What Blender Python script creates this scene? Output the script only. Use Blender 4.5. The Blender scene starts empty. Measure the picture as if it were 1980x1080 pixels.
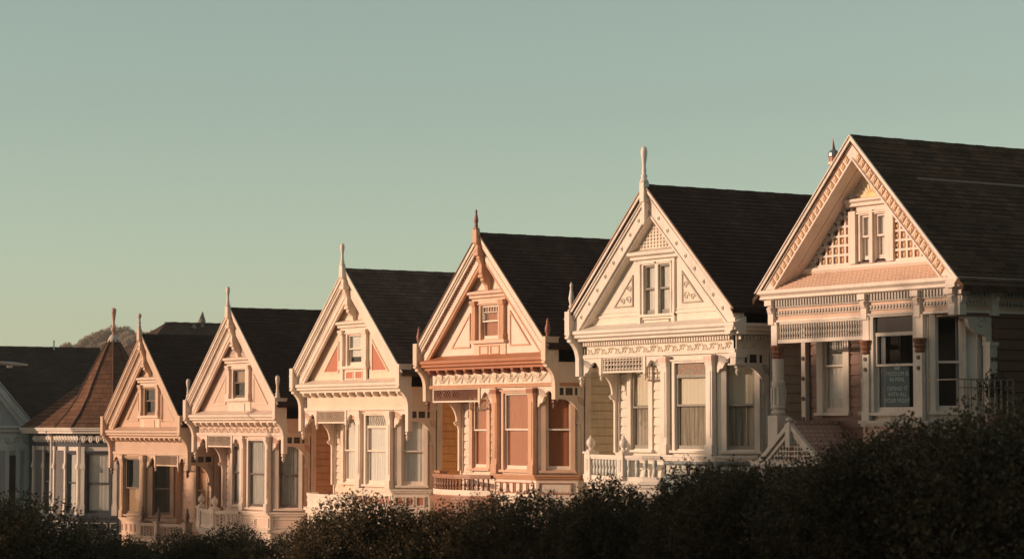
import bpy, bmesh, math, random
import numpy as np
from mathutils import Vector
R = math.radians
C = bpy.context.scene.collection
random.seed(7)

# ------------------------------------------------------------------ camera
sc = bpy.context.scene
cam_d = bpy.data.cameras.new('camera'); cam = bpy.data.objects.new('camera', cam_d); C.objects.link(cam)
cam.location = (54.556, -33.526, 3.845)
cam.rotation_euler = (R(90+3.47), 0, R(57.6))
cam_d.sensor_width = 36.0; cam_d.lens = 84.55
cam_d.clip_start = 0.5; cam_d.clip_end = 3000
cam_d.dof.use_dof = True; cam_d.dof.focus_distance = 62; cam_d.dof.aperture_fstop = 3.5
sc.camera = cam

# ------------------------------------------------------------------ world and sun
SUN_AZ, SUN_EL = 25.0, 11.0       # azimuth from the street normal (-Y) towards -X
w = bpy.data.worlds.new('World'); sc.world = w; w.use_nodes = True
nt = w.node_tree; nt.nodes.clear()
sky = nt.nodes.new('ShaderNodeTexSky'); sky.sky_type = 'NISHITA'; sky.sun_disc = False
sky.sun_elevation = R(SUN_EL); sky.sun_rotation = R(180+SUN_AZ)
sky.air_density = 1.0; sky.dust_density = 0.4; sky.ozone_density = 1.0
hsv = nt.nodes.new('ShaderNodeHueSaturation'); hsv.inputs['Saturation'].default_value = 0.45
mul = nt.nodes.new('ShaderNodeMix'); mul.data_type = 'RGBA'; mul.blend_type = 'MULTIPLY'
mul.inputs[0].default_value = 1.0; mul.inputs[7].default_value = (0.945, 1.065, 0.905, 1)
# the sky is teal away from the sun and rosy gold round it
tc = nt.nodes.new('ShaderNodeTexCoord'); dt = nt.nodes.new('ShaderNodeVectorMath'); dt.operation = 'DOT_PRODUCT'
dt.inputs[1].default_value = (-math.sin(R(SUN_AZ)), -math.cos(R(SUN_AZ)), 0.0)
mr = nt.nodes.new('ShaderNodeMapRange'); mr.inputs['From Min'].default_value = 0.10; mr.inputs['From Max'].default_value = 0.80
tint = nt.nodes.new('ShaderNodeMix'); tint.data_type = 'RGBA'
tint.inputs[6].default_value = (0.945, 1.065, 0.905, 1); tint.inputs[7].default_value = (1.12, 0.90, 0.74, 1)
nt.links.new(tc.outputs['Generated'], dt.inputs[0]); nt.links.new(dt.outputs['Value'], mr.inputs['Value'])
nt.links.new(mr.outputs[0], tint.inputs[0]); nt.links.new(tint.outputs[2], mul.inputs[7])
bg = nt.nodes.new('ShaderNodeBackground'); bg.inputs['Strength'].default_value = 0.109
wo = nt.nodes.new('ShaderNodeOutputWorld')
nt.links.new(sky.outputs[0], hsv.inputs['Color']); nt.links.new(hsv.outputs[0], mul.inputs[6])
nt.links.new(mul.outputs[2], bg.inputs['Color']); nt.links.new(bg.outputs[0], wo.inputs['Surface'])
sd = bpy.data.lights.new('sun', 'SUN'); sd.energy = 3.35; sd.angle = R(0.53); sd.color = (1.0, 0.685, 0.485)
sun = bpy.data.objects.new('sun', sd); C.objects.link(sun)
sv = Vector((-math.sin(R(SUN_AZ))*math.cos(R(SUN_EL)), -math.cos(R(SUN_AZ))*math.cos(R(SUN_EL)), math.sin(R(SUN_EL))))
sun.rotation_euler = sv.to_track_quat('Z', 'Y').to_euler(); sun.location = (0, -60, 40)
sc.view_settings.view_transform = 'Standard'; sc.view_settings.look = 'None'
sc.view_settings.exposure = 0.2; sc.view_settings.gamma = 1.0
sc.render.engine = 'CYCLES'
sc.cycles.max_bounces = 6; sc.cycles.transparent_max_bounces = 12

# ------------------------------------------------------------------ materials
MATS = {}
def newmat(name):
    m = bpy.data.materials.new(name); m.use_nodes = True
    b = m.node_tree.nodes['Principled BSDF']
    return m, m.node_tree, b
def c4(c): return (c[0], c[1], c[2], 1)
def noise(nt, scale, detail=4, vec=None, rough=0.6):
    n = nt.nodes.new('ShaderNodeTexNoise'); n.inputs['Scale'].default_value = scale
    n.inputs['Detail'].default_value = detail; n.inputs['Roughness'].default_value = rough
    if vec is not None: nt.links.new(vec, n.inputs['Vector'])
    return n
def ramp(nt, fac, stops):
    r = nt.nodes.new('ShaderNodeValToRGB')
    e = r.color_ramp.elements
    while len(e) < len(stops): e.new(0.5)
    for k, (p, c) in enumerate(stops): e[k].position = p; e[k].color = c4(c)
    nt.links.new(fac, r.inputs['Fac']); return r
def objvec(nt, scale=(1, 1, 1)):
    t = nt.nodes.new('ShaderNodeTexCoord'); mp = nt.nodes.new('ShaderNodeMapping')
    mp.inputs['Scale'].default_value = scale
    nt.links.new(t.outputs['Object'], mp.inputs['Vector']); return mp.outputs[0]
def bump(nt, b, h, strength=0.2, dist=0.01):
    bp = nt.nodes.new('ShaderNodeBump'); bp.inputs['Strength'].default_value = strength
    bp.inputs['Distance'].default_value = dist
    nt.links.new(h, bp.inputs['Height']); nt.links.new(bp.outputs[0], b.inputs['Normal'])
def paint(name, c, rough=0.5, var=0.18):
    """painted timber: slight fading, rain streaks and grime"""
    if name in MATS: return MATS[name]
    m, nt, b = newmat(name)
    n1 = noise(nt, 1.3, 5, objvec(nt)); n2 = noise(nt, 6.0, 6, objvec(nt, (3.0, 3.0, 0.35)))
    mx = nt.nodes.new('ShaderNodeMath'); mx.operation = 'ADD'
    nt.links.new(n1.outputs['Fac'], mx.inputs[0]); nt.links.new(n2.outputs['Fac'], mx.inputs[1])
    hf = nt.nodes.new('ShaderNodeMath'); hf.operation = 'MULTIPLY'; hf.inputs[1].default_value = 0.5
    nt.links.new(mx.outputs[0], hf.inputs[0])
    lo = [x*(1-var*1.6) for x in c]; mid = list(c); hi = [min(1, x*(1+var*0.35)) for x in c]
    r = ramp(nt, hf.outputs[0], [(0.3, lo), (0.5, mid), (0.72, hi)])
    nt.links.new(r.outputs[0], b.inputs['Base Color'])
    b.inputs['Roughness'].default_value = rough
    n3 = noise(nt, 40, 3, objvec(nt)); bump(nt, b, n3.outputs['Fac'], 0.12, 0.004)
    MATS[name] = m; return m
def roofmat(name, c1, c2, row=0.15, bw=0.32, k=1.35, uv=False):
    if name in MATS: return MATS[name]
    m, nt, b = newmat(name)
    t = nt.nodes.new('ShaderNodeTexCoord')
    if uv: vec = t.outputs['UV']
    else:
        s = nt.nodes.new('ShaderNodeSeparateXYZ'); cb = nt.nodes.new('ShaderNodeCombineXYZ')
        nt.links.new(t.outputs['Object'], s.inputs[0])
        mu = nt.nodes.new('ShaderNodeMath'); mu.operation = 'MULTIPLY'; mu.inputs[1].default_value = k
        nt.links.new(s.outputs[2], mu.inputs[0])
        nt.links.new(s.outputs[1], cb.inputs[0]); nt.links.new(mu.outputs[0], cb.inputs[1]); vec = cb.outputs[0]
    br = nt.nodes.new('ShaderNodeTexBrick'); br.inputs['Scale'].default_value = 1.0
    br.inputs['Brick Width'].default_value = bw; br.inputs['Row Height'].default_value = row
    br.inputs['Mortar Size'].default_value = 0.008; br.inputs['Bias'].default_value = 0.0
    br.inputs['Color1'].default_value = c4(c1); br.inputs['Color2'].default_value = c4(c2)
    br.inputs['Mortar'].default_value = c4([x*0.45 for x in c1])
    nt.links.new(vec, br.inputs['Vector'])
    n = noise(nt, 0.9, 6, objvec(nt, (1, 1, 0.4)))
    mx = nt.nodes.new('ShaderNodeMix'); mx.data_type = 'RGBA'; mx.blend_type = 'MULTIPLY'; mx.inputs[0].default_value = 1
    r = ramp(nt, n.outputs['Fac'], [(0.3, (0.65, 0.65, 0.65)), (0.7, (1.3, 1.25, 1.2))])
    nt.links.new(br.outputs['Color'], mx.inputs[6]); nt.links.new(r.outputs[0], mx.inputs[7])
    nt.links.new(mx.outputs[2], b.inputs['Base Color'])
    b.inputs['Roughness'].default_value = 0.95; b.inputs['Specular IOR Level'].default_value = 0.15
    n2 = noise(nt, 60, 3, objvec(nt))
    ad = nt.nodes.new('ShaderNodeMath'); ad.operation = 'ADD'
    nt.links.new(br.outputs['Fac'], ad.inputs[0]); ad.inputs[1].default_value = 0
    iv = nt.nodes.new('ShaderNodeMath'); iv.operation = 'SUBTRACT'
    nt.links.new(n2.outputs['Fac'], iv.inputs[0]); nt.links.new(br.outputs['Fac'], iv.inputs[1])
    bump(nt, b, iv.outputs[0], 0.5, 0.01)
    MATS[name] = m; return m
def scalemat(name, c):
    """fish-scale shingles"""
    if name in MATS: return MATS[name]
    m, nt, b = newmat(name)
    t = nt.nodes.new('ShaderNodeTexCoord'); s = nt.nodes.new('ShaderNodeSeparateXYZ'); cb = nt.nodes.new('ShaderNodeCombineXYZ')
    nt.links.new(t.outputs['Object'], s.inputs[0])
    ad = nt.nodes.new('ShaderNodeMath'); ad.operation = 'ADD'
    nt.links.new(s.outputs[0], ad.inputs[0]); nt.links.new(s.outputs[1], ad.inputs[1])
    nt.links.new(ad.outputs[0], cb.inputs[0]); nt.links.new(s.outputs[2], cb.inputs[1])
    br = nt.nodes.new('ShaderNodeTexBrick'); br.inputs['Scale'].default_value = 1.0
    br.inputs['Brick Width'].default_value = 0.14; br.inputs['Row Height'].default_value = 0.09
    br.inputs['Mortar Size'].default_value = 0.012
    br.inputs['Color1'].default_value = c4(c); br.inputs['Color2'].default_value = c4([x*0.8 for x in c])
    br.inputs['Mortar'].default_value = c4([x*0.55 for x in c])
    nt.links.new(cb.outputs[0], br.inputs['Vector']); nt.links.new(br.outputs['Color'], b.inputs['Base Color'])
    iv = nt.nodes.new('ShaderNodeMath'); iv.operation = 'SUBTRACT'; iv.inputs[0].default_value = 1
    nt.links.new(br.outputs['Fac'], iv.inputs[1]); bump(nt, b, iv.outputs[0], 0.6, 0.015)
    b.inputs['Roughness'].default_value = 0.7
    MATS[name] = m; return m
def glassmat():
    m = bpy.data.materials.new('window_glass'); m.use_nodes = True; nt = m.node_tree; nt.nodes.clear()
    o = nt.nodes.new('ShaderNodeOutputMaterial'); t = nt.nodes.new('ShaderNodeBsdfTransparent')
    g = nt.nodes.new('ShaderNodeBsdfGlossy'); g.inputs['Roughness'].default_value = 0.02
    t.inputs['Color'].default_value = (0.94, 0.95, 0.94, 1)
    n = noise(nt, 1.6, 2, objvec(nt)); bp = nt.nodes.new('ShaderNodeBump'); bp.inputs['Strength'].default_value = 0.06
    bp.inputs['Distance'].default_value = 0.03
    nt.links.new(n.outputs['Fac'], bp.inputs['Height']); nt.links.new(bp.outputs[0], g.inputs['Normal'])
    lw = nt.nodes.new('ShaderNodeLayerWeight'); lw.inputs['Blend'].default_value = 0.5
    pw = nt.nodes.new('ShaderNodeMath'); pw.operation = 'POWER'; pw.inputs[1].default_value = 4.0
    f = nt.nodes.new('ShaderNodeMath'); f.operation = 'MULTIPLY_ADD'; f.inputs[1].default_value = 0.9; f.inputs[2].default_value = 0.06
    nt.links.new(lw.outputs['Facing'], pw.inputs[0]); nt.links.new(pw.outputs[0], f.inputs[0])
    mx = nt.nodes.new('ShaderNodeMixShader')
    nt.links.new(f.outputs[0], mx.inputs[0]); nt.links.new(t.outputs[0], mx.inputs[1]); nt.links.new(g.outputs[0], mx.inputs[2])
    nt.links.new(mx.outputs[0], o.inputs['Surface']); return m
GLASS = glassmat()
def clothmat(name, c, stripe=14.0, depth=0.35):
    if name in MATS: return MATS[name]
    m, nt, b = newmat(name)
    n = noise(nt, stripe, 5, objvec(nt, (1, 1, 0.05)))
    r = ramp(nt, n.outputs['Fac'], [(0.32, [x*(1-depth) for x in c]), (0.62, c)])
    nt.links.new(r.outputs[0], b.inputs['Base Color']); b.inputs['Roughness'].default_value = 0.9
    MATS[name] = m; return m
def metal(name, c, rough=0.45, met=0.0):
    if name in MATS: return MATS[name]
    m, nt, b = newmat(name); n = noise(nt, 9, 4, objvec(nt))
    r = ramp(nt, n.outputs['Fac'], [(0.3, [x*0.75 for x in c]), (0.7, c)])
    nt.links.new(r.outputs[0], b.inputs['Base Color']); b.inputs['Roughness'].default_value = rough
    b.inputs['Metallic'].default_value = met; MATS[name] = m; return m
def leafmat(name, c1, c2, c3):
    m, nt, b = newmat(name)
    g = nt.nodes.new('ShaderNodeNewGeometry')
    n = noise(nt, 2.2, 3, objvec(nt))
    ad = nt.nodes.new('ShaderNodeMath'); ad.operation = 'MULTIPLY_ADD'; ad.inputs[1].default_value = 0.45
    nt.links.new(g.outputs['Random Per Island'], ad.inputs[0])
    sb = nt.nodes.new('ShaderNodeMath'); sb.operation = 'MULTIPLY'; sb.inputs[1].default_value = 0.6
    nt.links.new(n.outputs['Fac'], sb.inputs[0]); nt.links.new(sb.outputs[0], ad.inputs[2])
    r = ramp(nt, ad.outputs[0], [(0.2, c1), (0.5, c2), (0.85, c3)])
    nt.links.new(r.outputs[0], b.inputs['Base Color']); b.inputs['Roughness'].default_value = 0.42
    b.inputs['Specular IOR Level'].default_value = 0.22
    tr = nt.nodes.new('ShaderNodeBsdfTranslucent'); nt.links.new(r.outputs[0], tr.inputs['Color'])
    mx = nt.nodes.new('ShaderNodeMixShader'); mx.inputs[0].default_value = 0.25
    o = nt.nodes['Material Output']
    nt.links.new(b.outputs[0], mx.inputs[1]); nt.links.new(tr.outputs[0], mx.inputs[2]); nt.links.new(mx.outputs[0], o.inputs['Surface'])
    return m

# ------------------------------------------------------------------ mesh builder
HB = 8.1                      # house base lies this far below its gutter line
FRONT = (0, 0, 1, 0, 0, -1)   # origin x,y; u direction; outward direction
class MB:
    def __init__(s, frame=FRONT): s.v = []; s.f = []; s.fr = frame; s.uv = {}
    def p(s, u, d, z):
        o = s.fr; s.v.append((o[0]+u*o[2]+d*o[4], o[1]+u*o[3]+d*o[5], z)); return len(s.v)-1
    def face(s, ids, uv=None):
        s.f.append(tuple(ids))
        if uv: s.uv[len(s.f)-1] = uv
    def box(s, u0, u1, d0, d1, z0, z1):
        i = [s.p(u, d, z) for z in (z0, z1) for d in (d0, d1) for u in (u0, u1)]
        for q in ((0, 1, 3, 2), (4, 5, 7, 6), (0, 1, 5, 4), (2, 3, 7, 6), (0, 2, 6, 4), (1, 3, 7, 5)):
            s.face([i[k] for k in q])
        return s
    def _ext(s, a, b):
        n = len(a); s.face(a); s.face(b)
        for k in range(n): s.face((a[k], a[(k+1) % n], b[(k+1) % n], b[k]))
        return s
    def ext_u(s, prof, u0, u1): return s._ext([s.p(u0, d, z) for d, z in prof], [s.p(u1, d, z) for d, z in prof])
    def ext_d(s, prof, d0, d1): return s._ext([s.p(u, d0, z) for u, z in prof], [s.p(u, d1, z) for u, z in prof])
    def ext_z(s, prof, z0, z1): return s._ext([s.p(u, d, z0) for u, d in prof], [s.p(u, d, z1) for u, d in prof])
    def lathe(s, u, d, prof, seg=10):
        rings = []
        for r, z in prof:
            rings.append([s.p(u+r*math.cos(2*math.pi*k/seg), d+r*math.sin(2*math.pi*k/seg), z) for k in range(seg)])
        for a, b in zip(rings, rings[1:]):
            for k in range(seg): s.face((a[k], a[(k+1) % seg], b[(k+1) % seg], b[k]))
        s.face(rings[0]); s.face(rings[-1]); return s
    def tube(s, pts, r, seg=5):
        P = [Vector(q) for q in pts]; rings = []
        for k, q in enumerate(P):
            t = (P[min(k+1, len(P)-1)]-P[max(k-1, 0)])
            t = t.normalized() if t.length > 1e-6 else Vector((0, 0, 1))
            a = t.cross(Vector((0, 1, 0)))
            if a.length < 0.05: a = t.cross(Vector((1, 0, 0)))
            a.normalize(); b = t.cross(a)
            rr = r[k] if isinstance(r, (list, tuple)) else r
            rings.append([s.p(*(q+(a*math.cos(2*math.pi*j/seg)+b*math.sin(2*math.pi*j/seg))*rr)) for j in range(seg)])
        for a, b in zip(rings, rings[1:]):
            for k in range(seg): s.face((a[k], a[(k+1) % seg], b[(k+1) % seg], b[k]))
        s.face(rings[0]); s.face(rings[-1]); return s
    def ribbon(s, path, o0, o1, z0, z1):
        """a strip along a plan path (u,d), from offset o0 to o1 on its outer side"""
        def off(o):
            out = []
            for k in range(len(path)):
                a = path[max(k-1, 0)]; b = path[min(k+1, len(path)-1)]
                tx, ty = b[0]-a[0], b[1]-a[1]; L = math.hypot(tx, ty)
                out.append((path[k][0]-ty/L*o, path[k][1]+tx/L*o))
            return out
        A, B = off(o0), off(o1)
        for k in range(len(path)-1): s.ext_z([A[k], A[k+1], B[k+1], B[k]], z0, z1)
        return s
    def build(s, name, mat, parent=None, smooth=False, base=None):
        h = HB if base is None else base
        me = bpy.data.meshes.new(name); me.from_pydata([(a, b, c+h) for a, b, c in s.v], [], s.f)
        if s.uv:
            ul = me.uv_layers.new(name='uv')
            for fi, uvs in s.uv.items():
                for li, q in zip(me.polygons[fi].loop_indices, uvs): ul.data[li].uv = q
        bm = bmesh.new(); bm.from_mesh(me); bmesh.ops.recalc_face_normals(bm, faces=bm.faces); bm.to_mesh(me); bm.free()
        if smooth:
            for p in me.polygons: p.use_smooth = True
        me.materials.append(mat)
        o = bpy.data.objects.new(name, me); C.objects.link(o)
        if parent: o.parent = parent
        return o
def tag(o, label=None, cat=None, group=None, kind=None):
    if label: o['label'] = label
    if cat: o['category'] = cat
    if group: o['group'] = group
    if kind: o['kind'] = kind
    return o
def empty(name, loc):
    o = bpy.data.objects.new(name, None); C.objects.link(o); o.location = loc; o.empty_display_size = 0.3; return o
def clip(poly, a, b, c):
    """keep the part of a polygon with a*x+b*y<=c"""
    out = []
    for k in range(len(poly)):
        p, q = poly[k], poly[(k+1) % len(poly)]
        fp, fq = a*p[0]+b*p[1]-c, a*q[0]+b*q[1]-c
        if fp <= 0: out.append(p)
        if fp*fq < 0:
            t = fp/(fp-fq); out.append((p[0]+(q[0]-p[0])*t, p[1]+(q[1]-p[1])*t))
    return out
def copies(o, spots, parent=None):
    """further copies of one part at offsets from the first"""
    for sp in spots:
        c = o.copy(); C.objects.link(c); c.parent = parent or o.parent
        c.location = (o.location[0]+sp[0], o.location[1]+sp[1], o.location[2]+sp[2])

# ------------------------------------------------------------------ building pieces
def siding(mb, u0, u1, z0, z1, d, holes=(), pitch=0.215, th=0.03, gap=0.03):
    """a wall of overlapping boards with openings: backing plus one board per course"""
    hs = sorted((a-0.03, b+0.03, c-0.06, e+0.03) for a, b, c, e in holes)
    def spans(za, zb):
        cuts = [(a, b) for a, b, c, e in hs if c < zb-1e-4 and e > za+1e-4]
        x = u0; out = []
        for a, b in cuts:
            if a > x: out.append((x, a))
            x = max(x, b)
        if x < u1: out.append((x, u1))
        return out
    zs = sorted(set([z0, z1]+[c for h in hs for c in h[2:] if z0 < c < z1]))
    for za, zb in zip(zs, zs[1:]):
        for a, b in spans(za, zb): mb.box(a, b, d-0.1, d-th, za, zb)
    if pitch:
        n = int(round((z1-z0)/pitch)); p = (z1-z0)/n
        for k in range(n):
            za, zb = z0+k*p+gap, z0+(k+1)*p
            for a, b in spans(za, zb):
                mb.ext_u([(d-th, za), (d+0.008, za), (d-0.006, zb), (d-th, zb)], a, b)
def flatwall(mb, u0, u1, z0, z1, d, holes=(), th=0.1): siding(mb, u0, u1, z0, z1, d+0.0, holes, pitch=0)

def window(root, frame, u0, u1, z0, z1, d, mats, meet=None, cas=0.1, curtain=None, cmat=None, head=0.12,
           transom=None, muntins=False, sill=True, sash=0.055, part='curtain', blind_to=None, tmat=None, gap=0.0):
    """sash window: casing (the part) with sashes, panes and curtain as its sub-parts"""
    m = MB(frame)
    m.box(u0-cas, u0, d-0.02, d+0.045, z0-0.03, z1+head)
    m.box(u1, u1+cas, d-0.02, d+0.045, z0-0.03, z1+head)
    m.box(u0, u1, d-0.02, d+0.045, z1, z1+head)
    m.box(u0-cas-0.03, u1+cas+0.03, d+0.0, d+0.08, z1+head, z1+head+0.04)
    if sill: m.box(u0-cas-0.04, u1+cas+0.04, d-0.02, d+0.1, z0-0.09, z0-0.03); m.box(u0, u1, d-0.13, d-0.02, z0-0.06, z0)
    m.box(u0-0.03, u0, d-0.14, d-0.02, z0, z1); m.box(u1, u1+0.03, d-0.14, d-0.02, z0, z1); m.box(u0-0.03, u1+0.03, d-0.14, d-0.02, z1, z1+0.03)
    wo_ = m.build('window', mats['case'], root)
    zt = z1
    if transom:
        zt = z1-transom
        t = MB(frame); t.box(u0, u1, d-0.09, d-0.004, zt-0.03, zt+0.03); t.build('transom_bar', mats['sash'], wo_)
        g = MB(frame); g.box(u0, u1, d-0.045, d-0.035, zt+0.03, z1); g.build('stained_pane', tmat, wo_)
    meet = meet if meet is not None else (z0+zt)/2
    for za, zb, dd in ((meet-0.02, zt, d-0.012), (z0, meet+0.02, d-0.054)):
        m = MB(frame); s = sash
        m.box(u0, u0+s, dd-0.04, dd, za, zb); m.box(u1-s, u1, dd-0.04, dd, za, zb)
        lo = 0.085 if za == z0 else 0.045
        m.box(u0+s, u1-s, dd-0.04, dd, za, za+lo); m.box(u0+s, u1-s, dd-0.04, dd, zb-0.045, zb)
        if muntins and za != z0:
            n = 5
            for k in range(1, n+1): 
                x = u0+s+(u1-u0-2*s)*k/(n+1); m.box(x-0.012, x+0.012, dd-0.03, dd-0.004, zb-0.045-0.13, zb-0.045)
            m.box(u0+s, u1-s, dd-0.03, dd-0.005, zb-0.045-0.145, zb-0.045-0.125)
            for k in range(1, 4):
                z_ = za+0.045+(zb-0.19-za-0.045)*k/4
                m.box(u0+s, u0+s+0.09, dd-0.03, dd-0.005, z_-0.01, z_+0.01); m.box(u1-s-0.09, u1-s, dd-0.03, dd-0.005, z_-0.01, z_+0.01)
        m.build('sash', mats['sash'], wo_)
        g = MB(frame); g.face([g.p(u0+s, dd-0.02, za+lo), g.p(u1-s, dd-0.02, za+lo), g.p(u1-s, dd-0.02, zb-0.045), g.p(u0+s, dd-0.02, zb-0.045)]); g.build('pane', GLASS, wo_)
    if curtain:
        zb_ = z0 if blind_to is None else blind_to
        for (a, b, za, zb, kind, mm) in curtain if isinstance(curtain, list) else [(u0, u1, zb_, zt, curtain, cmat)]:
            m = MB(frame); n = max(8, int((b-a)*46)); ph = random.random()*6
            amp = 0.007 if kind == 'lace' else (0.003 if kind == 'blind' else 0.0)
            top, bot = [], []
            for k in range(n+1):
                x = a+(b-a)*k/n
                dd = d-0.108+amp*(math.sin(x*42+ph)+0.6*math.sin(x*91+ph*2))
                top.append(m.p(x, dd*1.0, zb)); bot.append(m.p(x, d-0.108+(dd-d+0.108)*1.25, za))
            for k in range(n): m.face((top[k], top[k+1], bot[k+1], bot[k]))
            m.build('blind' if kind == 'blind' else 'curtain', mm, wo_, smooth=True)
    return wo_

def rake_poly(A, v0, v1, s, zf, side, umax):
    """band of a gable rake between vertical offsets v0..v1 below the outer line"""
    poly = [(0, A-v0), (0, A-v1), ((A-v1-zf)/s, zf), ((A-v0-zf)/s, zf)]
    poly = clip(poly, 1, 0, umax)
    return [(side*u, z) for u, z in poly]
def scroll_band(mb, u0, u1, zc, h, d, n, r=0.016):
    L = (u1-u0)/n
    for k in range(n):
        uc = u0+(k+0.5)*L; sg = 1 if k % 2 else -1
        pts = []
        for j in range(13):
            t = j/12; a = sg*(t*2.2*math.pi+0.6); rr = h*0.46*(1-0.8*t)
            pts.append((uc+rr*math.cos(a)*1.0, d, zc+rr*math.sin(a)))
        mb.tube(pts, [r*(1.2-0.5*j/12) for j in range(13)], 4)
        mb.tube([(uc-L*0.5, d, zc-sg*h*0.4), (uc-L*0.2, d, zc+sg*h*0.1), (uc+L*0.15, d, zc+sg*h*0.42)], r, 4)
        for q in (-0.3, 0.28): mb.lathe(uc+L*q, d, [(0.004, zc+sg*h*0.25-0.03), (0.03, zc+sg*h*0.25), (0.004, zc+sg*h*0.25+0.03)], 5)
def fan_bracket(root, u_in, u_out, ztop, ztip, d, mats, th=0.07, frame=FRONT, rays=True):
    """scalloped corner bracket: tall at u_in, curving up to thin at u_out, with sunburst rays"""
    L = u_out-u_in; H = ztop-ztip
    m = MB(frame)
    def Q(x, y): return (u_in+L*x, ztip+H*y)
    pr = [Q(*q_) for q_ in ((0, 1), (0, 0), (0.07, 0.0), (0.11, 0.10), (0.17, 0.20), (0.25, 0.19), (0.29, 0.24), (0.35, 0.40), (0.43, 0.56), (0.51, 0.68), (0.60, 0.76), (0.68, 0.78), (0.77, 0.71), (0.84, 0.58), (0.90, 0.44), (0.95, 0.46), (1.0, 0.38), (1, 1))]
    m.ext_d(pr, d-th, d)
    b = m.build('fan_bracket', mats['light'], root)
    if rays:
        m = MB(frame)
        for k in range(6):
            t = R(24+k*12)
            def q(rr, tt): return Q(0.04+rr*math.cos(tt)*0.98, 0.34+rr*math.sin(tt)*1.02)
            m.ext_d([q(0.22, t), q(0.56, t-0.075), q(0.56, t+0.075)], d-0.004, d+0.006)
        if m.f: m.build('sunburst_rays', mats['ray'], b)
    return b
def drop(mb, u, d, z, s=1.0):
    mb.lathe(u, d, [(0.03*s, z), (0.06*s, z-0.03*s), (0.065*s, z-0.07*s), (0.03*s, z-0.1*s), (0.05*s, z-0.14*s), (0.04*s, z-0.19*s), (0.008, z-0.24*s)], 8)
def lattice(root, u0, u1, z0, z1, d, mats, frame=FRONT, cell=0.125, fr=0.045, style='diamond', name='lattice_panel', bar=0.013, mat=None, back=None):
    m = MB(frame)
    m.box(u0, u1, d-0.05, d, z0-fr, z0); m.box(u0, u1, d-0.05, d, z1, z1+fr*0.6)
    m.box(u0-fr, u0, d-0.05, d, z0-fr, z1+fr*0.6); m.box(u1, u1+fr, d-0.05, d, z0-fr, z1+fr*0.6)
    p = m.build(name, mats['light'], root)
    g = MB(frame); H = z1-z0
    if style == 'diamond':
        n = int((u1-u0+H)/cell)+1
        for k in range(n):
            for sg in (1, -1):
                x0 = u0-H+k*cell if sg > 0 else u0+k*cell
                a = [(x0-bar, z0), (x0+bar, z0), (x0+sg*H+bar, z1), (x0+sg*H-bar, z1)]
                a = clip(clip(a, -1, 0, -u0), 1, 0, u1)
                if len(a) > 2: g.ext_d(a, d-0.034+0.012*(sg > 0), d-0.024+0.012*(sg > 0))
    elif style == 'spindle':
        n = int((u1-u0)/cell)
        for k in range(n):
            x = u0+(k+0.5)*(u1-u0)/n
            g.lathe(x, d-0.025, [(0.018, z0), (0.03, z0+H*0.2), (0.015, z0+H*0.35), (0.034, z0+H*0.55), (0.015, z0+H*0.75), (0.028, z1)], 6)
        for k in range(3):
            z_ = z0+H*(k+0.5)/3; g.box(u0, u1, d-0.03, d-0.02, z_-0.008, z_+0.008)
    else:
        n = int((u1-u0)/cell)
        for k in range(1, n): x = u0+k*(u1-u0)/n; g.box(x-bar, x+bar, d-0.035, d-0.02, z0, z1)
        nz = max(2, int(H/cell))
        for k in range(1, nz): z_ = z0+k*H/nz; g.box(u0, u1, d-0.03, d-0.015, z_-bar, z_+bar)
    g.build('lattice', mat or mats['light'], p)
    return p
def finial(root, u, d, z, prof, mat, name='finial', sc_=1.0, seg=12):
    m = MB(); m.lathe(u, d, [(r*(0.35+0.5*sc_), z+h*sc_) for r, h in prof], seg); return m.build(name, mat, root, smooth=True)
FIN_CLUB = [(0.10, 0), (0.10, 0.05), (0.065, 0.08), (0.085, 0.13), (0.05, 0.18), (0.06, 0.24), (0.045, 0.3), (0.05, 0.38), (0.075, 0.5), (0.085, 0.6), (0.06, 0.68), (0.01, 0.7)]
FIN_BALL = [(0.09, 0), (0.06, 0.06), (0.09, 0.14), (0.045, 0.2), (0.07, 0.27), (0.05, 0.36), (0.04, 0.44), (0.075, 0.5), (0.095, 0.57), (0.07, 0.64), (0.01, 0.67)]
FIN_SPIRE = [(0.11, 0), (0.11, 0.04), (0.05, 0.08), (0.085, 0.13), (0.05, 0.18), (0.075, 0.26), (0.085, 0.34), (0.06, 0.46), (0.035, 0.6), (0.05, 0.66), (0.01, 0.74)]
FIN_ACORN = [(0.08, 0), (0.05, 0.05), (0.075, 0.1), (0.09, 0.18), (0.07, 0.28), (0.04, 0.34), (0.05, 0.38), (0.01, 0.48)]
URN = [(0.13, 0), (0.13, 0.03), (0.06, 0.06), (0.05, 0.09), (0.11, 0.14), (0.13, 0.2), (0.12, 0.27), (0.07, 0.32), (0.035, 0.35), (0.03, 0.38), (0.005, 0.4)]

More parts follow.
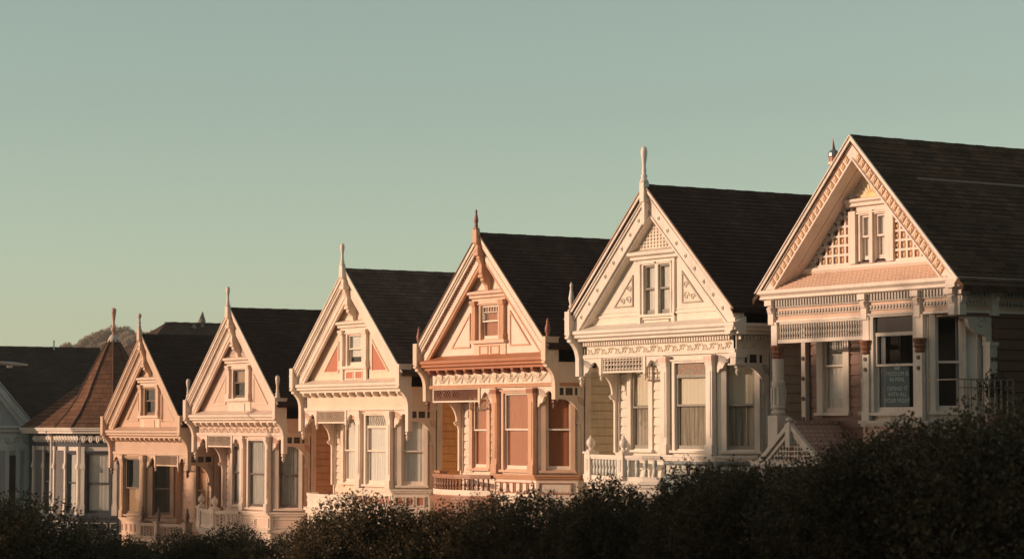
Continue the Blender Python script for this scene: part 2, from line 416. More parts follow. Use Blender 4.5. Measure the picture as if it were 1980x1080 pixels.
def gable_roof(root, A, s, ue, d0, d1, mat, course=0.14, t=0.1, ridge=True, wave=0.0):
    """stepped shingle courses on both slopes, as one closed prism"""
    L = math.hypot(1, s); n = int(ue*L/course); out = []
    for side in (1, -1):
        pts = []
        for k in range(n+1):
            u = ue*k/n; z = A-s*u
            pts.append((side*u, z+(0.0 if k == 0 else 0.022)));
            if k < n and k > 0: pts.append((side*u, z))
        out.append(pts)
    poly = out[0]+[(ue-0.02, A-s*ue-t), (0, A-t*1.5), (-ue+0.02, A-s*ue-t)]+out[1][::-1][:-1]
    m = MB(); m.ext_d(poly, d0, d1)
    o = m.build('roof', mat, root)
    if ridge:
        r = MB(); n = int((d0-d1)/0.3)
        for k in range(n):
            a = d0-k*(d0-d1)/n; b = d0-(k+1)*(d0-d1)/n
            h = 0.03 if k % 2 else 0.036
            r.ext_d([(0, A+h), (0.15, A-0.15*s+h), (0.15, A-0.15*s+0.008), (0, A+0.004), (-0.15, A-0.15*s+0.008), (-0.15, A-0.15*s+h)], a-0.003, b+0.012)
        r.build('ridge_cap', mat, o)
    return o
def shell(root, hw, d_front, d_back, zlow, zhigh, wallmat, A, s, side_holes=(), back=True, trim=None):
    """main body: side walls with boards, rear wall, floors"""
    fr = (hw, 0, 0, 1, 1, 0)     # right side, u runs back
    m = MB(fr); siding(m, -d_front, -d_back, zlow, zhigh+0.42, 0.0); m.build('side_wall', wallmat, root)
    fl = (-hw, 0, 0, 1, -1, 0)
    m = MB(fl); siding(m, -d_front, -d_back, zlow, zhigh+0.42, 0.0); m.build('side_wall', wallmat, root)
    m = MB(); m.box(-hw+0.11, hw-0.11, d_back, d_back+0.1, zlow, zhigh)
    m.ext_d([(-hw+0.11, zhigh), (hw-0.11, zhigh), (0, A-0.25)], d_back, d_back+0.1); m.build('rear_wall', wallmat, root)
    if trim:
        for sd_ in (1, -1):
            m = MB((sd_*hw, 0, 0, 1, sd_, 0))
            m.ext_u([(0.05, 0.2), (0.17, 0.2), (0.22, 0.31), (0.05, 0.31)], -d_front-0.05, -d_back); m.build('eave_gutter', trim[0], root)
            m = MB((sd_*hw, 0, 0, 1, sd_, 0)); m.box(-d_front-0.03, -d_back, 0.01, 0.06, -0.04, 0.2); m.box(-d_front-0.03, -d_back, 0.01, 0.1, 0.12, 0.2); m.build('eave_board', trim[1], root)

def arch_panel(root, side, hw, mats, dw=-1.0, ztop=-0.62, wide=0.1, deep=False):
    """side screen between the gable's corner pendant and the wall: three square lights over an arched bracket"""
    fr = (side*hw, 0, 0, 1, side, 0)       # u runs back from the front
    m = MB(fr); t0, t1 = -0.07, 0.0; B = -dw
    zs0, zs1 = ztop-0.06, ztop-0.25        # square lights
    m.box(0.06, B, t0, t1, zs0, ztop)
    xs = [0.10, 0.32, 0.38, 0.60, 0.66, 0.88]
    edges = [0.06]+xs+[B]
    for k in range(0, len(edges), 2): m.box(edges[k], edges[k+1], t0, t1, zs1, zs0)
    # arch plate below
    za = zs1-0.06
    pr = [(0.06, zs1), (0.06, za-0.06), (0.12, za-0.1), (0.16, za-0.04)]
    for k in range(10):
        a = math.pi/2*k/9; pr.append((0.30+0.50*math.sin(a), za-0.08-0.55*(1-math.cos(a))+0.04))
    pr += [(0.72, za-0.64), (0.78, za-0.72), (0.84, za-0.70), (0.86, za-0.8), (B, za-0.8), (B, zs1)]
    m.ext_d(pr, t0, t1)
    m.box(B-0.13, B, t0, t1, -2.9, za-0.8)
    o = m.build('arch_bracket', mats['light'], root)
    g = MB(fr); 
    for k in range(3): g.box(xs[2*k], xs[2*k+1], -0.04, -0.03, zs1, zs0)
    g.build('square_pane', mats['darkpane'], o)
    r = MB(fr)
    for k in range(5):
        a = R(8+k*18); c0 = (B-0.04, za-0.0)
        p0 = (c0[0]-0.05*math.cos(a), zs1-0.04-0.05*math.sin(a))
        p1 = (c0[0]-0.22*math.cos(a-0.08), zs1-0.04-0.24*math.sin(a-0.08)); p2 = (c0[0]-0.22*math.cos(a+0.08), zs1-0.04-0.24*math.sin(a+0.08))
        r.ext_d([p0, p1, p2], -0.003, 0.005)
    r.build('sunburst_rays', mats['ray'], o)
    return o

ROOM_SHADE = paint('room_shade', (0.03, 0.022, 0.018), 0.9)  # near-black colour standing in for the shade inside the rooms
DARKPANE = metal('dark_glazing', (0.03, 0.03, 0.03), 0.15)

def postcard_house(P):
    """one of the five similar gabled houses; local u along the street, d towards it, z from the gutter line"""
    m_ = P.get('m', 1)
    root = empty('victorian_house', (P['x'], P['rec'], P['z0']-HB))
    tag(root, P['label'], 'house', 'row of victorian houses')
    K = P['key']
    mt = {k: paint(K+'_'+k, v) for k, v in P['paint'].items()}
    mats = dict(light=mt['light'], ray=mt['ray'], case=mt['case'], sash=mt['sash'], darkpane=DARKPANE)
    A, s = P.get('A', 3.45), 0.90
    hw = 3.08; dw = -1.0; dback = -13.0
    roofm = roofmat(K+'_roof', *P['roof'])
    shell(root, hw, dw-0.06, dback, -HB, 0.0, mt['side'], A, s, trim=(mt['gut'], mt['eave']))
    gable_roof(root, A, s, 3.42, 0.345, dback-0.3, roofm)
    def U(a, b): return (min(m_*a, m_*b), max(m_*a, m_*b))
    # ---- gable wall
    gd = -0.03
    wz0, wz1 = (0.66, 1.55) if not P.get('twin') else (0.46, 1.62)
    gw = 0.44 if not P.get('twin') else 0.54
    m = MB()
    tri = clip(clip([(-(A-0.24)/s, 0.1), ((A-0.24)/s, 0.1), (0, A-0.14)], 1, 0, 3.02), -1, 0, 3.02)
    def strip(a, b, za, zb):
        pl = clip(clip(clip(clip(list(tri), 1, 0, b), -1, 0, -a), 0, 1, zb), 0, -1, -za)
        if len(pl) > 2: m.ext_d(pl, gd-0.1, gd)
    hx = gw+0.03
    strip(-9, -hx, 0, 9); strip(hx, 9, 0, 9); strip(-hx, hx, 0, wz0-0.06); strip(-hx, hx, wz1+0.03, 9)
    gwall = m.build('gable_wall', mt['gable'], root)
    # ---- bargeboards
    zf = 0.07
    boss = P.get('boss', False)
    bands = [(0.0, 0.13, 0.03, 0.36), (0.13, 0.20, 0.12, 0.33), (0.20, 0.30, 0.13, 0.30), (0.40, 0.62, 0.14, 0.22), (0.30, 0.40, 0.145, 0.185)]
    if boss: bands = [(0.0, 0.10, -0.03, 0.36), (0.10, 0.2, -0.03, 0.31), (0.2, 0.27, -0.03, 0.28), (0.27, 0.62, -0.03, 0.24), (0.62, 0.69, -0.03, 0.26)]
    for sd_ in (-1, 1):
        m = MB()
        for v0, v1, d0, d1 in bands: m.ext_d(rake_poly(A, v0, v1, s, zf, sd_, 3.34), d0, d1)
        bb = m.build('bargeboard', mt['rake'], root)
        m = MB(); m.ext_d(rake_poly(A, -0.035, 0.0, s, zf, sd_, 3.44), 0.348, 0.385); m.build('roof_edge_trim', mt['edge'], bb)
        m = MB(); v = (0.62, 0.74) if not boss else (0.69, 0.74)
        m.ext_d(rake_poly(A, v[0], v[1], s, zf, sd_, 3.34), 0.12 if not boss else -0.03, 0.20 if not boss else 0.20); m.build('inner_trim', mt['inner'], bb)
        m = MB(); L = math.hypot(1, s)
        du, dz = sd_*1/L, -s/L; nu, nz = sd_*s/L, 1/L
        if not boss:
            n = 38
            for k in range(n):
                t = 0.18+k*(3.9/n); vv = 0.35
                cu, cz = du*t, A-vv+dz*t
                if cz < 0.16 or abs(cu) > 3.3: continue
                h, q = 0.030, 0.05
                m.ext_d([(cu-du*h-nu*q, cz-dz*h-nz*q), (cu+du*h-nu*q, cz+dz*h-nz*q), (cu+du*h+nu*q, cz+dz*h+nz*q), (cu-du*h+nu*q, cz-dz*h+nz*q)], 0.185, 0.235)
            m.build('dentil_strip', mt['dent'], bb)
        else:
            for k in range(8):
                t = 0.55+k*0.475; vv = 0.445
                cu, cz = du*t, A-vv+dz*t
                m2 = [(cu+0.055*math.cos(a*math.pi/5), cz+0.055*math.sin(a*math.pi/5)) for a in range(10)]
                m.ext_d(m2, 0.24, 0.262); m3 = [(cu+0.03*math.cos(a*math.pi/5), cz+0.03*math.sin(a*math.pi/5)) for a in range(10)]
                m.ext_d(m3, 0.262, 0.285)
            m.build('boss_row', mt['dent'], bb)
            m = MB()
            for v0 in (0.285, 0.60):
                m.ext_d(rake_poly(A, v0, v0+0.016, s, zf, sd_, 3.3), 0.235, 0.245)
            m.build('bargeboard_beading', mt['bead'], bb)
    # ---- apex bracket and finial
    m = MB()
    if boss:
        m.box(-0.055, 0.055, 0.30, 0.40, 2.62, 3.2); m.ext_d([(-0.055, 2.62), (0, 2.54), (0.055, 2.62)], 0.3, 0.40); m.box(-0.085, 0.085, 0.28, 0.44, 3.1, 3.58)
    else:
        pr = [(0.35, 3.5), (0.47, 3.52), (0.47, 3.2), (0.42, 3.12), (0.43, 2.98), (0.36, 2.92), (0.38, 2.8), (0.30, 2.62), (0.30, 2.4), (0.23, 2.32), (0.25, 2.2), (0.12, 2.08), (0.09, 1.92), (-0.02, 1.9), (-0.02, 2.6), (0.35, 3.2)]
        m.ext_u(pr, -0.075, 0.075)
        m.box(-0.10, 0.10, 0.36, 0.48, 3.2, 3.5); m.box(-0.12, 0.12, 0.24, 0.45, 2.86, 2.96)
        m.box(-0.11, 0.11, 0.1, 0.3, 2.28, 2.36)
        m.ext_d([(-0.10, 3.5), (0.10, 3.5), (0.06, 3.6), (-0.06, 3.6)], 0.36, 0.48)
    m.build('apex_bracket', mt['apex'], root)
    finial(root, 0, 0.42 if not boss else 0.36, 3.56, P['fin'][0], mt['fin'], sc_=P['fin'][1])
    # ---- attic window
    if not P.get('twin'):
        hw_ = 0.9
        m = MB()
        m.ext_u([(gd, 1.74), (gd+0.12, 1.76), (gd+0.12, 1.82), (gd+0.2, 1.86), (gd+0.2, 1.92), (gd, 1.98)], -hw_, hw_)
        m.box(-0.80, 0.80, gd, gd+0.05, 1.62, 1.74)
        m.build('window_hood', mt['hood'], root)
        for sd_ in (-1, 1):
            m = MB(); a, b = sorted((sd_*0.63, sd_*0.80))
            m.box(a, b, gd, gd+0.10, 0.70, 1.55); m.box(a-0.03, b+0.03, gd, gd+0.14, 1.55, 1.66); m.box(a-0.05, b+0.05, gd, gd+0.16, 1.62, 1.68)
            m.box(a-0.02, b+0.02, gd, gd+0.12, 0.62, 0.78)
            if P.get('longpil'): m.box(a, b, gd, gd+0.09, 0.1, 0.56)
            m.build('attic_pilaster', mt['pil'], root)
        m = MB(); m.box(-0.86, 0.86, gd, gd+0.13, 0.54, 0.62); m.box(-0.80, 0.80, gd, gd+0.03, 0.1, 0.54); m.build('attic_sill', mt['hood'], root)
        m = MB()
        if P.get('onepan'): m.box(-0.42, 0.42, gd+0.03, gd+0.045, 0.2, 0.46); pa = [(-0.42, 0.42)]
        else: pa = [(-0.5, -0.06), (0.06, 0.5)]
        for a, b in pa:
            for q in ((a, b, 0.24, 0.265), (a, b, 0.455, 0.48), (a, a+0.025, 0.265, 0.455), (b-0.025, b, 0.265, 0.455)): m.box(q[0], q[1], gd+0.03, gd+0.05, q[2], q[3])
        m.build('apron_moulding', mt['bead'], root)
        if P.get('aprontri'):
            m = MB()
            for a, b in pa: m.box(a+0.025, b-0.025, gd+0.03, gd+0.036, 0.265, 0.455)
            m.build('apron_panel', mt['tri'], root)
        window(root, FRONT, -gw, gw, wz0, wz1, gd, mats, meet=1.13, cas=0.08, head=0.03, curtain=P['attic'], muntins=P.get('muntins', False), sash=0.05)
    else:
        m = MB()
        m.ext_u([(gd, 1.74), (gd+0.14, 1.76), (gd+0.14, 1.82), (gd+0.24, 1.86), (gd+0.24, 1.93), (gd, 2.0)], -0.95, 0.95)
        m.box(-0.74, 0.74, gd, gd+0.05, 1.65, 1.74); m.box(-0.74, 0.74, gd, gd+0.07, 0.38, 0.44)
        m.box(-0.028, 0.028, gd-0.1, gd+0.04, 0.44, 1.65)
        m.box(0.66, 0.74, gd, gd+0.06, 0.1, 1.65); m.box(-0.74, -0.66, gd, gd+0.06, 0.1, 1.65)
        for a, b in ((-3.2, -0.74), (0.74, 3.2)): m.box(max(a, -2.75), min(b, 2.75), gd, gd+0.035, 0.42, 0.47); m.box(max(a, -2.68), min(b, 2.68), gd, gd+0.02, 0.52, 0.54)
        m.build('window_hood', mt['hood'], root)
        m = MB()
        for q in ((-0.62, 0.5, 0.2, 0.22), (-0.62, 0.5, 0.3, 0.32), (-0.62, -0.59, 0.22, 0.3), (0.47, 0.5, 0.22, 0.3)): m.box(q[0], q[1], gd, gd+0.03, q[2], q[3])
        m.build('apron_moulding', mt['bead'], root)
        for a, b in ((-0.54, -0.06), (0.06, 0.54)):
            window(root, FRONT, a, b, wz0, wz1, gd, mats, meet=1.05, cas=0.06, head=0.03, curtain=P['attic'], sash=0.045, sill=False)
    # ---- triangular panels beside the attic window
    for sd_ in (-1, 1):
        ui, zo, zt = P.get('triu', 1.0), (0.44 if not P.get('twin') else 0.65), (1.38 if not P.get('twin') else 1.42)
        uo = ui+(zt-zo)*1.06
        m = MB(); t_ = 0.05
        oi = [(sd_*ui, zo), (sd_*uo, zo), (sd_*ui, zt)]
        cx, cz = sd_*(ui+(uo-ui)*0.30), zo+(zt-zo)*0.30
        inn = [(cx+(x-cx)*0.86, cz+(z-cz)*0.86) for x, z in oi]
        for k in range(3):
            a, b = oi[k], oi[(k+1) % 3]; c, d_ = inn[(k+1) % 3], inn[k]
            m.ext_d([a, b, c, d_], gd, gd+0.035)
        if P.get('pearl'):
            n = 13
            for k in range(n):
                if sd_ < 0: x, z = oi[2][0]+(oi[1][0]-oi[2][0])*k/n, oi[2][1]+(oi[1][1]-oi[2][1])*k/n
                else: x, z = oi[0][0], oi[0][1]+(oi[2][1]-oi[0][1])*k/n
                m.box(x-0.035, x+0.035, gd, gd+0.08, z-0.02, z+0.025)
        tp = m.build('triangle_panel', mt['trib'], root)
        m = MB(); m.ext_d(inn, gd, gd+0.012); m.build('panel_field', mt['tri'], tp)
        if P.get('twin'):
            m = MB()
            for cu, cz_, r_ in ((ui+0.17, zo+0.17, 0.11), (ui+0.42, zo+0.14, 0.09), (ui+0.15, zo+0.43, 0.09)):
                pts = []
                for j in range(12):
                    t = j/11; a = t*2.3*math.pi; pts.append((sd_*(cu+r_*(1-0.75*t)*math.cos(a)), gd+0.025, cz_+r_*(1-0.75*t)*math.sin(a)))
                m.tube(pts, 0.016, 4)
            m.build('scroll_relief', mt['light'], tp)
    if P.get('apexlat'):
        z0_, z1_ = P['apexlat']
        m = MB(); n = 7
        for k in range(n):
            za = z0_+(z1_-z0_)*k/n; half = (A-0.76-za)/s-0.03
            if half > 0.06: m.box(-half, half, gd, gd+0.03, za-0.014, za+0.014)
        for k in range(-6, 7):
            x = k*0.13; zt = A-0.76-abs(x)*s-0.02
            if zt > z0_+0.03: m.box(x-0.014, x+0.014, gd, gd+0.035, z0_, min(zt, z1_+0.3))
        m.build('apex_lattice', mt['apexlat'], root)
    # ---- main cornice with pent top, brackets, frieze
    m = MB()
    wrap = P.get('wrap', False)
    um = 3.36
    prof = [(-0.03, 0.25), (0.24, 0.14), (0.34, 0.11), (0.34, 0.04), (0.29, 0.0), (0.29, -0.05), (0.2, -0.09), (0.2, -0.14), (0.0, -0.16), (-0.03, -0.16)]
    m.ext_u(prof, -um+0.16, um-0.16 if not wrap else hw+0.335)
    if wrap:
        m.fr = (hw, 0, 0, 1, 1, 0); m.ext_u([(0.0, 0.106), (0.337, 0.106), (0.337, 0.037), (0.287, -0.003), (0.287, -0.053), (0.197, -0.093), (0.197, -0.143), (0.0, -0.163)], -0.33, 6.0); m.fr = FRONT
    cor = m.build('cornice', mt['corn'], root)
    n = P.get('nmod', 13)
    if n:
        m = MB(); mw = 0.055; u0 = -2.86; st = 5.72/(n-1)
        m.ext_u([(0.0, -0.16), (0.21, -0.145), (0.21, -0.19), (0.16, -0.25), (0.07, -0.27), (0.0, -0.28)], u0-mw, u0+mw)
        mo = m.build('modillion', mt['mod'], cor); copies(mo, [(st*k, 0, 0) for k in range(1, n)])
        m = MB(); m.box(-hw, hw, -0.03, 0.03, -0.20, -0.16); m.build('bed_mould', mt['bed'], cor)
    else:
        m = MB(); k = -3.0
        while k < 3.0: m.box(k, k+0.05, 0.0, 0.1, -0.26, -0.17); k += 0.1
        if wrap:
            m.fr = (hw, 0, 0, 1, 1, 0); k = 0.05
            while k < 1.2: m.box(k, k+0.05, 0.0, 0.1, -0.26, -0.17); k += 0.1
            m.fr = FRONT
        m.build('dentil_moulding', mt['mod'], cor)
    m = MB(); fz0 = P.get('fz0', -0.55)
    m.box(-hw+0.02, hw-0.02, -0.08, 0.0, fz0, -0.16)
    for sd_ in (-1, 1):
        m.fr = (sd_*hw, 0, 0, 1, sd_, 0); m.box(0.0, -dw+0.05, -0.1, 0.0, fz0, -0.02)
        m.fr = FRONT
    fz = m.build('frieze', mt['frieze'], root)
    m = MB(); m.ext_u([(-0.08, fz0), (0.03, fz0), (0.05, fz0-0.03), (0.05, fz0-0.09), (-0.08, fz0-0.09)], -hw, hw)
    for sd_ in (-1, 1):
        m.fr = (sd_*hw, 0, 0, 1, sd_, 0); m.box(0.0, -dw+0.05, -0.08, 0.02, fz0-0.09, fz0)
    m.build('frieze_moulding', mt['fmould'], root)
    if P['relief'] == 'scroll':
        m = MB(); scroll_band(m, -2.95, 2.95, (fz0-0.2)/2-0.06, 0.2, 0.008, P.get('nscroll', 18), 0.014)
        if wrap:
            m.fr = (hw, 0, 0, 1, 1, 0); scroll_band(m, 0.1, 1.3, (fz0-0.2)/2-0.06, 0.2, 0.008, 4, 0.014); m.fr = FRONT
        m.build('frieze_relief', mt['relief'], fz)
    elif P['relief'] == 'swag':
        m = MB(); n = 8; L = 5.6/n
        for k in range(n):
            uc = -2.8+(k+0.5)*L
            for q in (0.11, 0.17): m.tube([(uc-L/2+L*j/8, 0.01, -0.30-q*math.sin(math.pi*j/8)) for j in range(9)], 0.024, 4)
            m.lathe(uc, 0.0, [(0.005, -0.45), (0.06, -0.41), (0.07, -0.36), (0.05, -0.30), (0.005, -0.27)], 8)
            m.tube([(uc-L/2, 0.01, -0.28), (uc-L/2+0.03, 0.01, -0.4), (uc-L/2-0.02, 0.01, -0.51)], 0.022, 4)
            for q in (-1, 1): m.tube([(uc+q*0.07, 0.01, -0.3), (uc+q*0.13, 0.01, -0.4), (uc+q*0.08, 0.01, -0.5)], 0.018, 4)
        m.build('frieze_relief', mt['relief'], fz)
    # soffit of the overhang
    m = MB(); m.box(-hw, hw, dw, -0.08, fz0-0.07, fz0-0.03); m.build('soffit', mt['soffit'], root)
    # ---- corner consoles
    for sd_ in (-1, 1):
        if sd_ > 0 and wrap:
            m = MB(); m.box(hw-0.12, hw+0.14, -0.2, 0.12, fz0-0.2, fz0-0.09); m.box(hw-0.1, hw+0.1, -0.16, 0.1, fz0-0.34, fz0-0.2); m.box(hw-0.14, hw+0.14, -0.2, 0.14, fz0-0.38, fz0-0.34); drop(m, hw, -0.03, fz0-0.36, 1.1)
            m.build('corner_pendant', mt['console'], root); continue
        m = MB(); zt = P.get('cbz', 0.58)
        pr = [(0.40, zt), (0.40, 0.0), (0.43, -0.02), (0.43, -0.06), (0.36, -0.1), (0.36, -0.15), (0.29, -0.18), (0.22, -0.26), (0.16, -0.36), (0.12, -0.5), (0.11, fz0-0.09), (0.11, P['pendz']), (-0.03, P['pendz']), (-0.03, -0.2), (0.0, -0.1), (0.0, zt)]
        a, b = sorted((sd_*3.17, sd_*3.33)); m.ext_u(pr, a, b)
        m.box(a-0.02, b+0.02, 0.38, 0.42, 0.02, zt); m.box(a-0.02, b+0.02, -0.02, 0.42, zt, zt+0.03)
        co = m.build('corner_console', mt['console'], root)
        m = MB(); drop(m, sd_*3.17, 0.03, P['pendz'], 1.1); m.build('pendant_drop', mt['drop'], co)
        if P.get('cfin') and not (P['key'] == 'rose' and False):
            if sd_ in P.get('cfin_sides', (-1, 1)): finial(co, sd_*3.25, 0.28, zt+0.03, P['cfin'], mt['cfin'])
    # ---- screens under the frieze: fan brackets and lattice
    zt = fz0-0.09; ztip = P.get('ztip', -1.17)
    bayL, bayR = 0.28, 2.30                 # bay front, u (mirrored by m_)
    def fan(a, b): fan_bracket(root, m_*a, m_*b, zt, ztip, 0.0, mats)
    fan(bayR+0.03, 3.165); fan(bayL-0.03, -0.48)
    l0, l1 = (-2.98, -0.52)
    if P.get('leftfan'): fan(-3.165, -2.38); l0 = -2.33
    a, b = U(l0, l1); lattice(root, a+0.05, b-0.05, P.get('lz0', zt-0.33), zt-0.03, 0.0, mats, style=P.get('lstyle', 'diamond'), cell=P.get('lcell', 0.125), mat=mt['lat'])
    m = MB(); pend = [-0.50] + ([-2.36] if P.get('leftfan') else [])
    for u in pend: m = MB(); m.box(m_*u-0.05, m_*u+0.05, -0.06, 0.03, zt-0.4, zt); drop(m, m_*u, -0.01, zt-0.38, 0.8); m.build('screen_pendant', mt['console'], root)
    # ---- side arches
    arch_panel(root, 1, hw, mats, ztop=fz0-0.07); arch_panel(root, -1, hw, mats, ztop=fz0-0.07)
    # ---- porch wall at the back with its window
    gz0, gz1 = P.get('gz', (-2.79, -0.88))
    pa, pb = U(-2.46, -1.70); ps = P.get('pshift', 0.0); pa += ps; pb += ps
    ca, cb = U(-2.46, -1.70)
    m = MB(); siding(m, -hw+0.0, hw-0.0, -HB, fz0-0.05, dw, [(pa, pb, gz0, gz1)]); m.build('front_wall', mt['wall'], root)
    window(root, FRONT, pa, pb, gz0, gz1, dw, mats, meet=P.get('meet', -1.75)-0.02, cas=0.16, head=0.1, curtain=P['porch_c'])
    for x in (-hw, hw-0.12): m = MB(); m.box(x+0.0, x+0.12, dw-0.05, dw+0.05, -2.9, fz0-0.1); m.build('corner_board', mt['light'], root)
    for sd_ in (-1, 1): m = MB((sd_*hw, 0, 0, 1, sd_, 0)); m.box(-dw-0.03, -dw+0.14, -0.02, 0.035, -HB, 0.0); m.build('corner_board', mt['light'], root)
    # ---- canted bay
    wl, wr = 0.75, 2.03
    wa, wb = U(wl, wr); ba, bb_ = U(bayL, bayR)
    wz0, wz1 = P.get('wz', (-2.77, -0.80)); wz1 = P.get('wtop', wz1)
    m = MB()
    flatwall(m, ba+0.04, bb_-0.04, -3.0, zt, 0.0, [(wa, wb, wz0, wz1)])
    Lf = 1.075; q = math.sqrt(0.5)
    frR = (bb_, 0.0, q, q, q, -q); frL = (ba, 0.0, -q, q, -q, -q)
    for fr in (frR, frL):
        m.fr = fr; flatwall(m, 0.03, Lf, -3.0, zt, 0.0, [(0.25, 0.90, wz0, wz1+0.1)])
    m.fr = FRONT
    xa, xb = ba-q*Lf, bb_+q*Lf
    for x, sg in ((xa, -1), (xb, 1)):
        m.fr = (x, q*Lf, 0, 1, sg, 0); m.box(0, -dw-q*Lf, -0.1, 0.0, -3.0, zt)
    bay = m.build('bay_wall', mt['bay'], root)
    m = MB(); m.box(ba-0.7, bb_+0.7, dw+0.03, dw+0.06, -3.0, zt); m.build('room_shade_sheet', ROOM_SHADE, root)  # dark sheet added so the room behind the bay looks unlit
    window(root, FRONT, wa, wb, wz0, wz1, 0.0, mats, meet=P.get('meet', -1.75), cas=0.10, head=0.05, curtain=P['bay_c'], transom=P.get('transom'), tmat=P.get('tmat'))
    window(root, frR, 0.25, 0.90, wz0, wz1+0.1, 0.0, mats, meet=P.get('meet', -1.75), cas=0.12, head=0.04, curtain=P['facet_c'])
    window(root, frL, 0.25, 0.90, wz0, wz1+0.1, 0.0, mats, meet=P.get('meet', -1.75), cas=0.12, head=0.04, curtain=P['facet_c'])
    for u0, u1 in ((ba, ba+0.24), (bb_-0.24, bb_)):
        m = MB(); m.box(u0, u1, 0.0, 0.11, -2.66, zt-0.14); m.box(u0-0.03, u1+0.03, 0.0, 0.15, zt-0.2, zt-0.03); m.box(u0-0.01, u1+0.01, 0.0, 0.13, zt-0.27, zt-0.2)
        m.box(u0-0.02, u1+0.02, 0.0, 0.14, -2.9, -2.66); m.box(u0+0.05, u1-0.05, 0.11, 0.125, -2.5, zt-0.4)
        pl = m.build('bay_pilaster', mt['pilbay'], root)
        m = MB(); m.box(u0-0.035, u1+0.035, 0.0, 0.158, zt-0.17, zt-0.06); m.build('capital', mt['cap'], pl)
    # bay base: sill course, panelled band, plinth
    def baypoly(o):
        k = 0.414*o
        return [(xa-o, dw), (xa-o, -q*Lf+0.0-k*0+0.0), (ba-k, o), (bb_+k, o), (xb+o, -q*Lf), (xb+o, dw)]
    m = MB(); m.ext_z(baypoly(0.13), -2.96, -2.91); m.ext_z(baypoly(0.09), -3.01, -2.96); m.ext_z(baypoly(0.05), -3.05, -3.01); m.build('bay_sill', mt['baysill'], root)
    m = MB(); m.ext_z(baypoly(0.02), -3.46, -3.05); m.ext_z(baypoly(0.08), -3.56, -3.46); m.ext_z(baypoly(0.0), -HB, -3.56)
    base = m.build('bay_base', mt['base'], root)
    m = MB(); nb = P.get('npan', 6)
    for fr, L in ((FRONT, bb_-ba), (frR, Lf-0.05)):
        m.fr = (fr[0]+(ba if fr is FRONT else 0), fr[1])+fr[2:]
        cnt = nb if fr is FRONT else P.get('npanf', 3)
        for k in range(cnt):
            a = 0.06+k*(L-0.1)/cnt; b = a+(L-0.1)/cnt-0.05
            m.v, m.f = [], []
            for qd in ((a, b, -3.40, -3.37), (a, b, -3.14, -3.11), (a, a+0.03, -3.37, -3.14), (b-0.03, b, -3.37, -3.14)): m.box(qd[0], qd[1], 0.02, 0.05, qd[2], qd[3])
            m.build('base_panel_frame', mt['panfr'], base)
    m = MB()
    for fr, L in ((FRONT, bb_-ba), (frR, Lf-0.05)):
        m.fr = (fr[0]+(ba if fr is FRONT else 0), fr[1])+fr[2:]
        cnt = nb if fr is FRONT else P.get('npanf', 3)
        for k in range(cnt):
            a = 0.06+k*(L-0.1)/cnt; b = a+(L-0.1)/cnt-0.05
            m.v, m.f = [], []; m.box(a+0.05, b-0.05, 0.015, 0.027, -3.35, -3.16); m.build('base_panel', mt['panf'], base)
    # ---- porch balcony
    bal = P['balcony']
    path = [(-3.0, -0.35), (-2.85, 0.0), (-2.3, 0.28), (-1.6, 0.46), (-0.9, 0.5), (-0.3, 0.38), (0.28, 0.1)] if bal['curve'] else [(-3.0, -0.1), (-2.2, 0.12), (-1.3, 0.36), (-0.55, 0.55), (-0.1, 0.36), (0.28, 0.1)]
    path = [(m_*u, d) for u, d in path]
    if m_ < 0: path = path[::-1]
    m = MB()
    pl = path+[(path[-1][0], dw), (path[0][0], dw)]
    m.ext_z(pl, -3.62, -3.56)
    m.ribbon(path, -0.02, 0.16, -3.62, -3.54); m.ribbon(path, -0.02, 0.10, -3.70, -3.62); m.ribbon(path, -0.05, 0.03, -HB, -3.70)
    deck = m.build('balcony', mt['deck'], root)
    tz = bal['top']
    m = MB(); m.ribbon(path, -0.07, 0.07, tz-0.07, tz); m.ribbon(path, -0.05, 0.05, tz-0.11, tz-0.07)
    if bal['style'] == 'solid': m.ribbon(path, -0.04, 0.04, -3.54, tz-0.11); m.ribbon(path, 0.04, 0.06, -3.36, -3.30)
    else: m.ribbon(path, -0.045, 0.045, -3.54, -3.44 if bal['style'] != 'turned' else -3.50)
    rail = m.build('balustrade', mt['rail'], root)
    if bal['style'] == 'turned': m = MB(); m.ribbon(path, -0.05, 0.05, -3.50, -3.36); m.build('plinth_board', mt['light'], rail)
    # positions along the path
    seg = [math.dist(path[k], path[k+1]) for k in range(len(path)-1)]; T = sum(seg)
    def along(t):
        x = t*T
        for k, L in enumerate(seg):
            if x <= L or k == len(seg)-1:
                f_ = x/L; return (path[k][0]+(path[k+1][0]-path[k][0])*f_, path[k][1]+(path[k+1][1]-path[k][1])*f_)
            x -= L
    if bal['style'] == 'turned' or bal['style'] == 'slat':
        n = bal['n']; zl = -3.44 if bal['style'] == 'slat' else -3.36; H = tz-0.11-zl
        m = MB()
        if bal['style'] == 'turned': m.lathe(0, 0, [(0.035, zl), (0.035, zl+0.05), (0.022, zl+0.08), (0.05, zl+H*0.4), (0.05, zl+H*0.5), (0.02, zl+H*0.7), (0.03, zl+H*0.78), (0.02, zl+H*0.85), (0.035, zl+H)], 8)
        else:
            m.lathe(0, 0, [(0.05, zl), (0.055, zl+H*0.35), (0.03, zl+H*0.5), (0.055, zl+H*0.65), (0.06, zl+H*0.85), (0.05, zl+H)], 8)
        first = None
        for k in range(n):
            u, d = along((k+0.7)/(n+0.4))
            if first is None: first = m.build('baluster', mt['balu'], rail, smooth=True); o = first
            else: o = first.copy(); C.objects.link(o); o.parent = rail
            o.location = (u, -d, 0)
    elif bal['style'] == 'pierced':
        m = MB(); n = 22; zl = -3.44; H = tz-0.11-zl
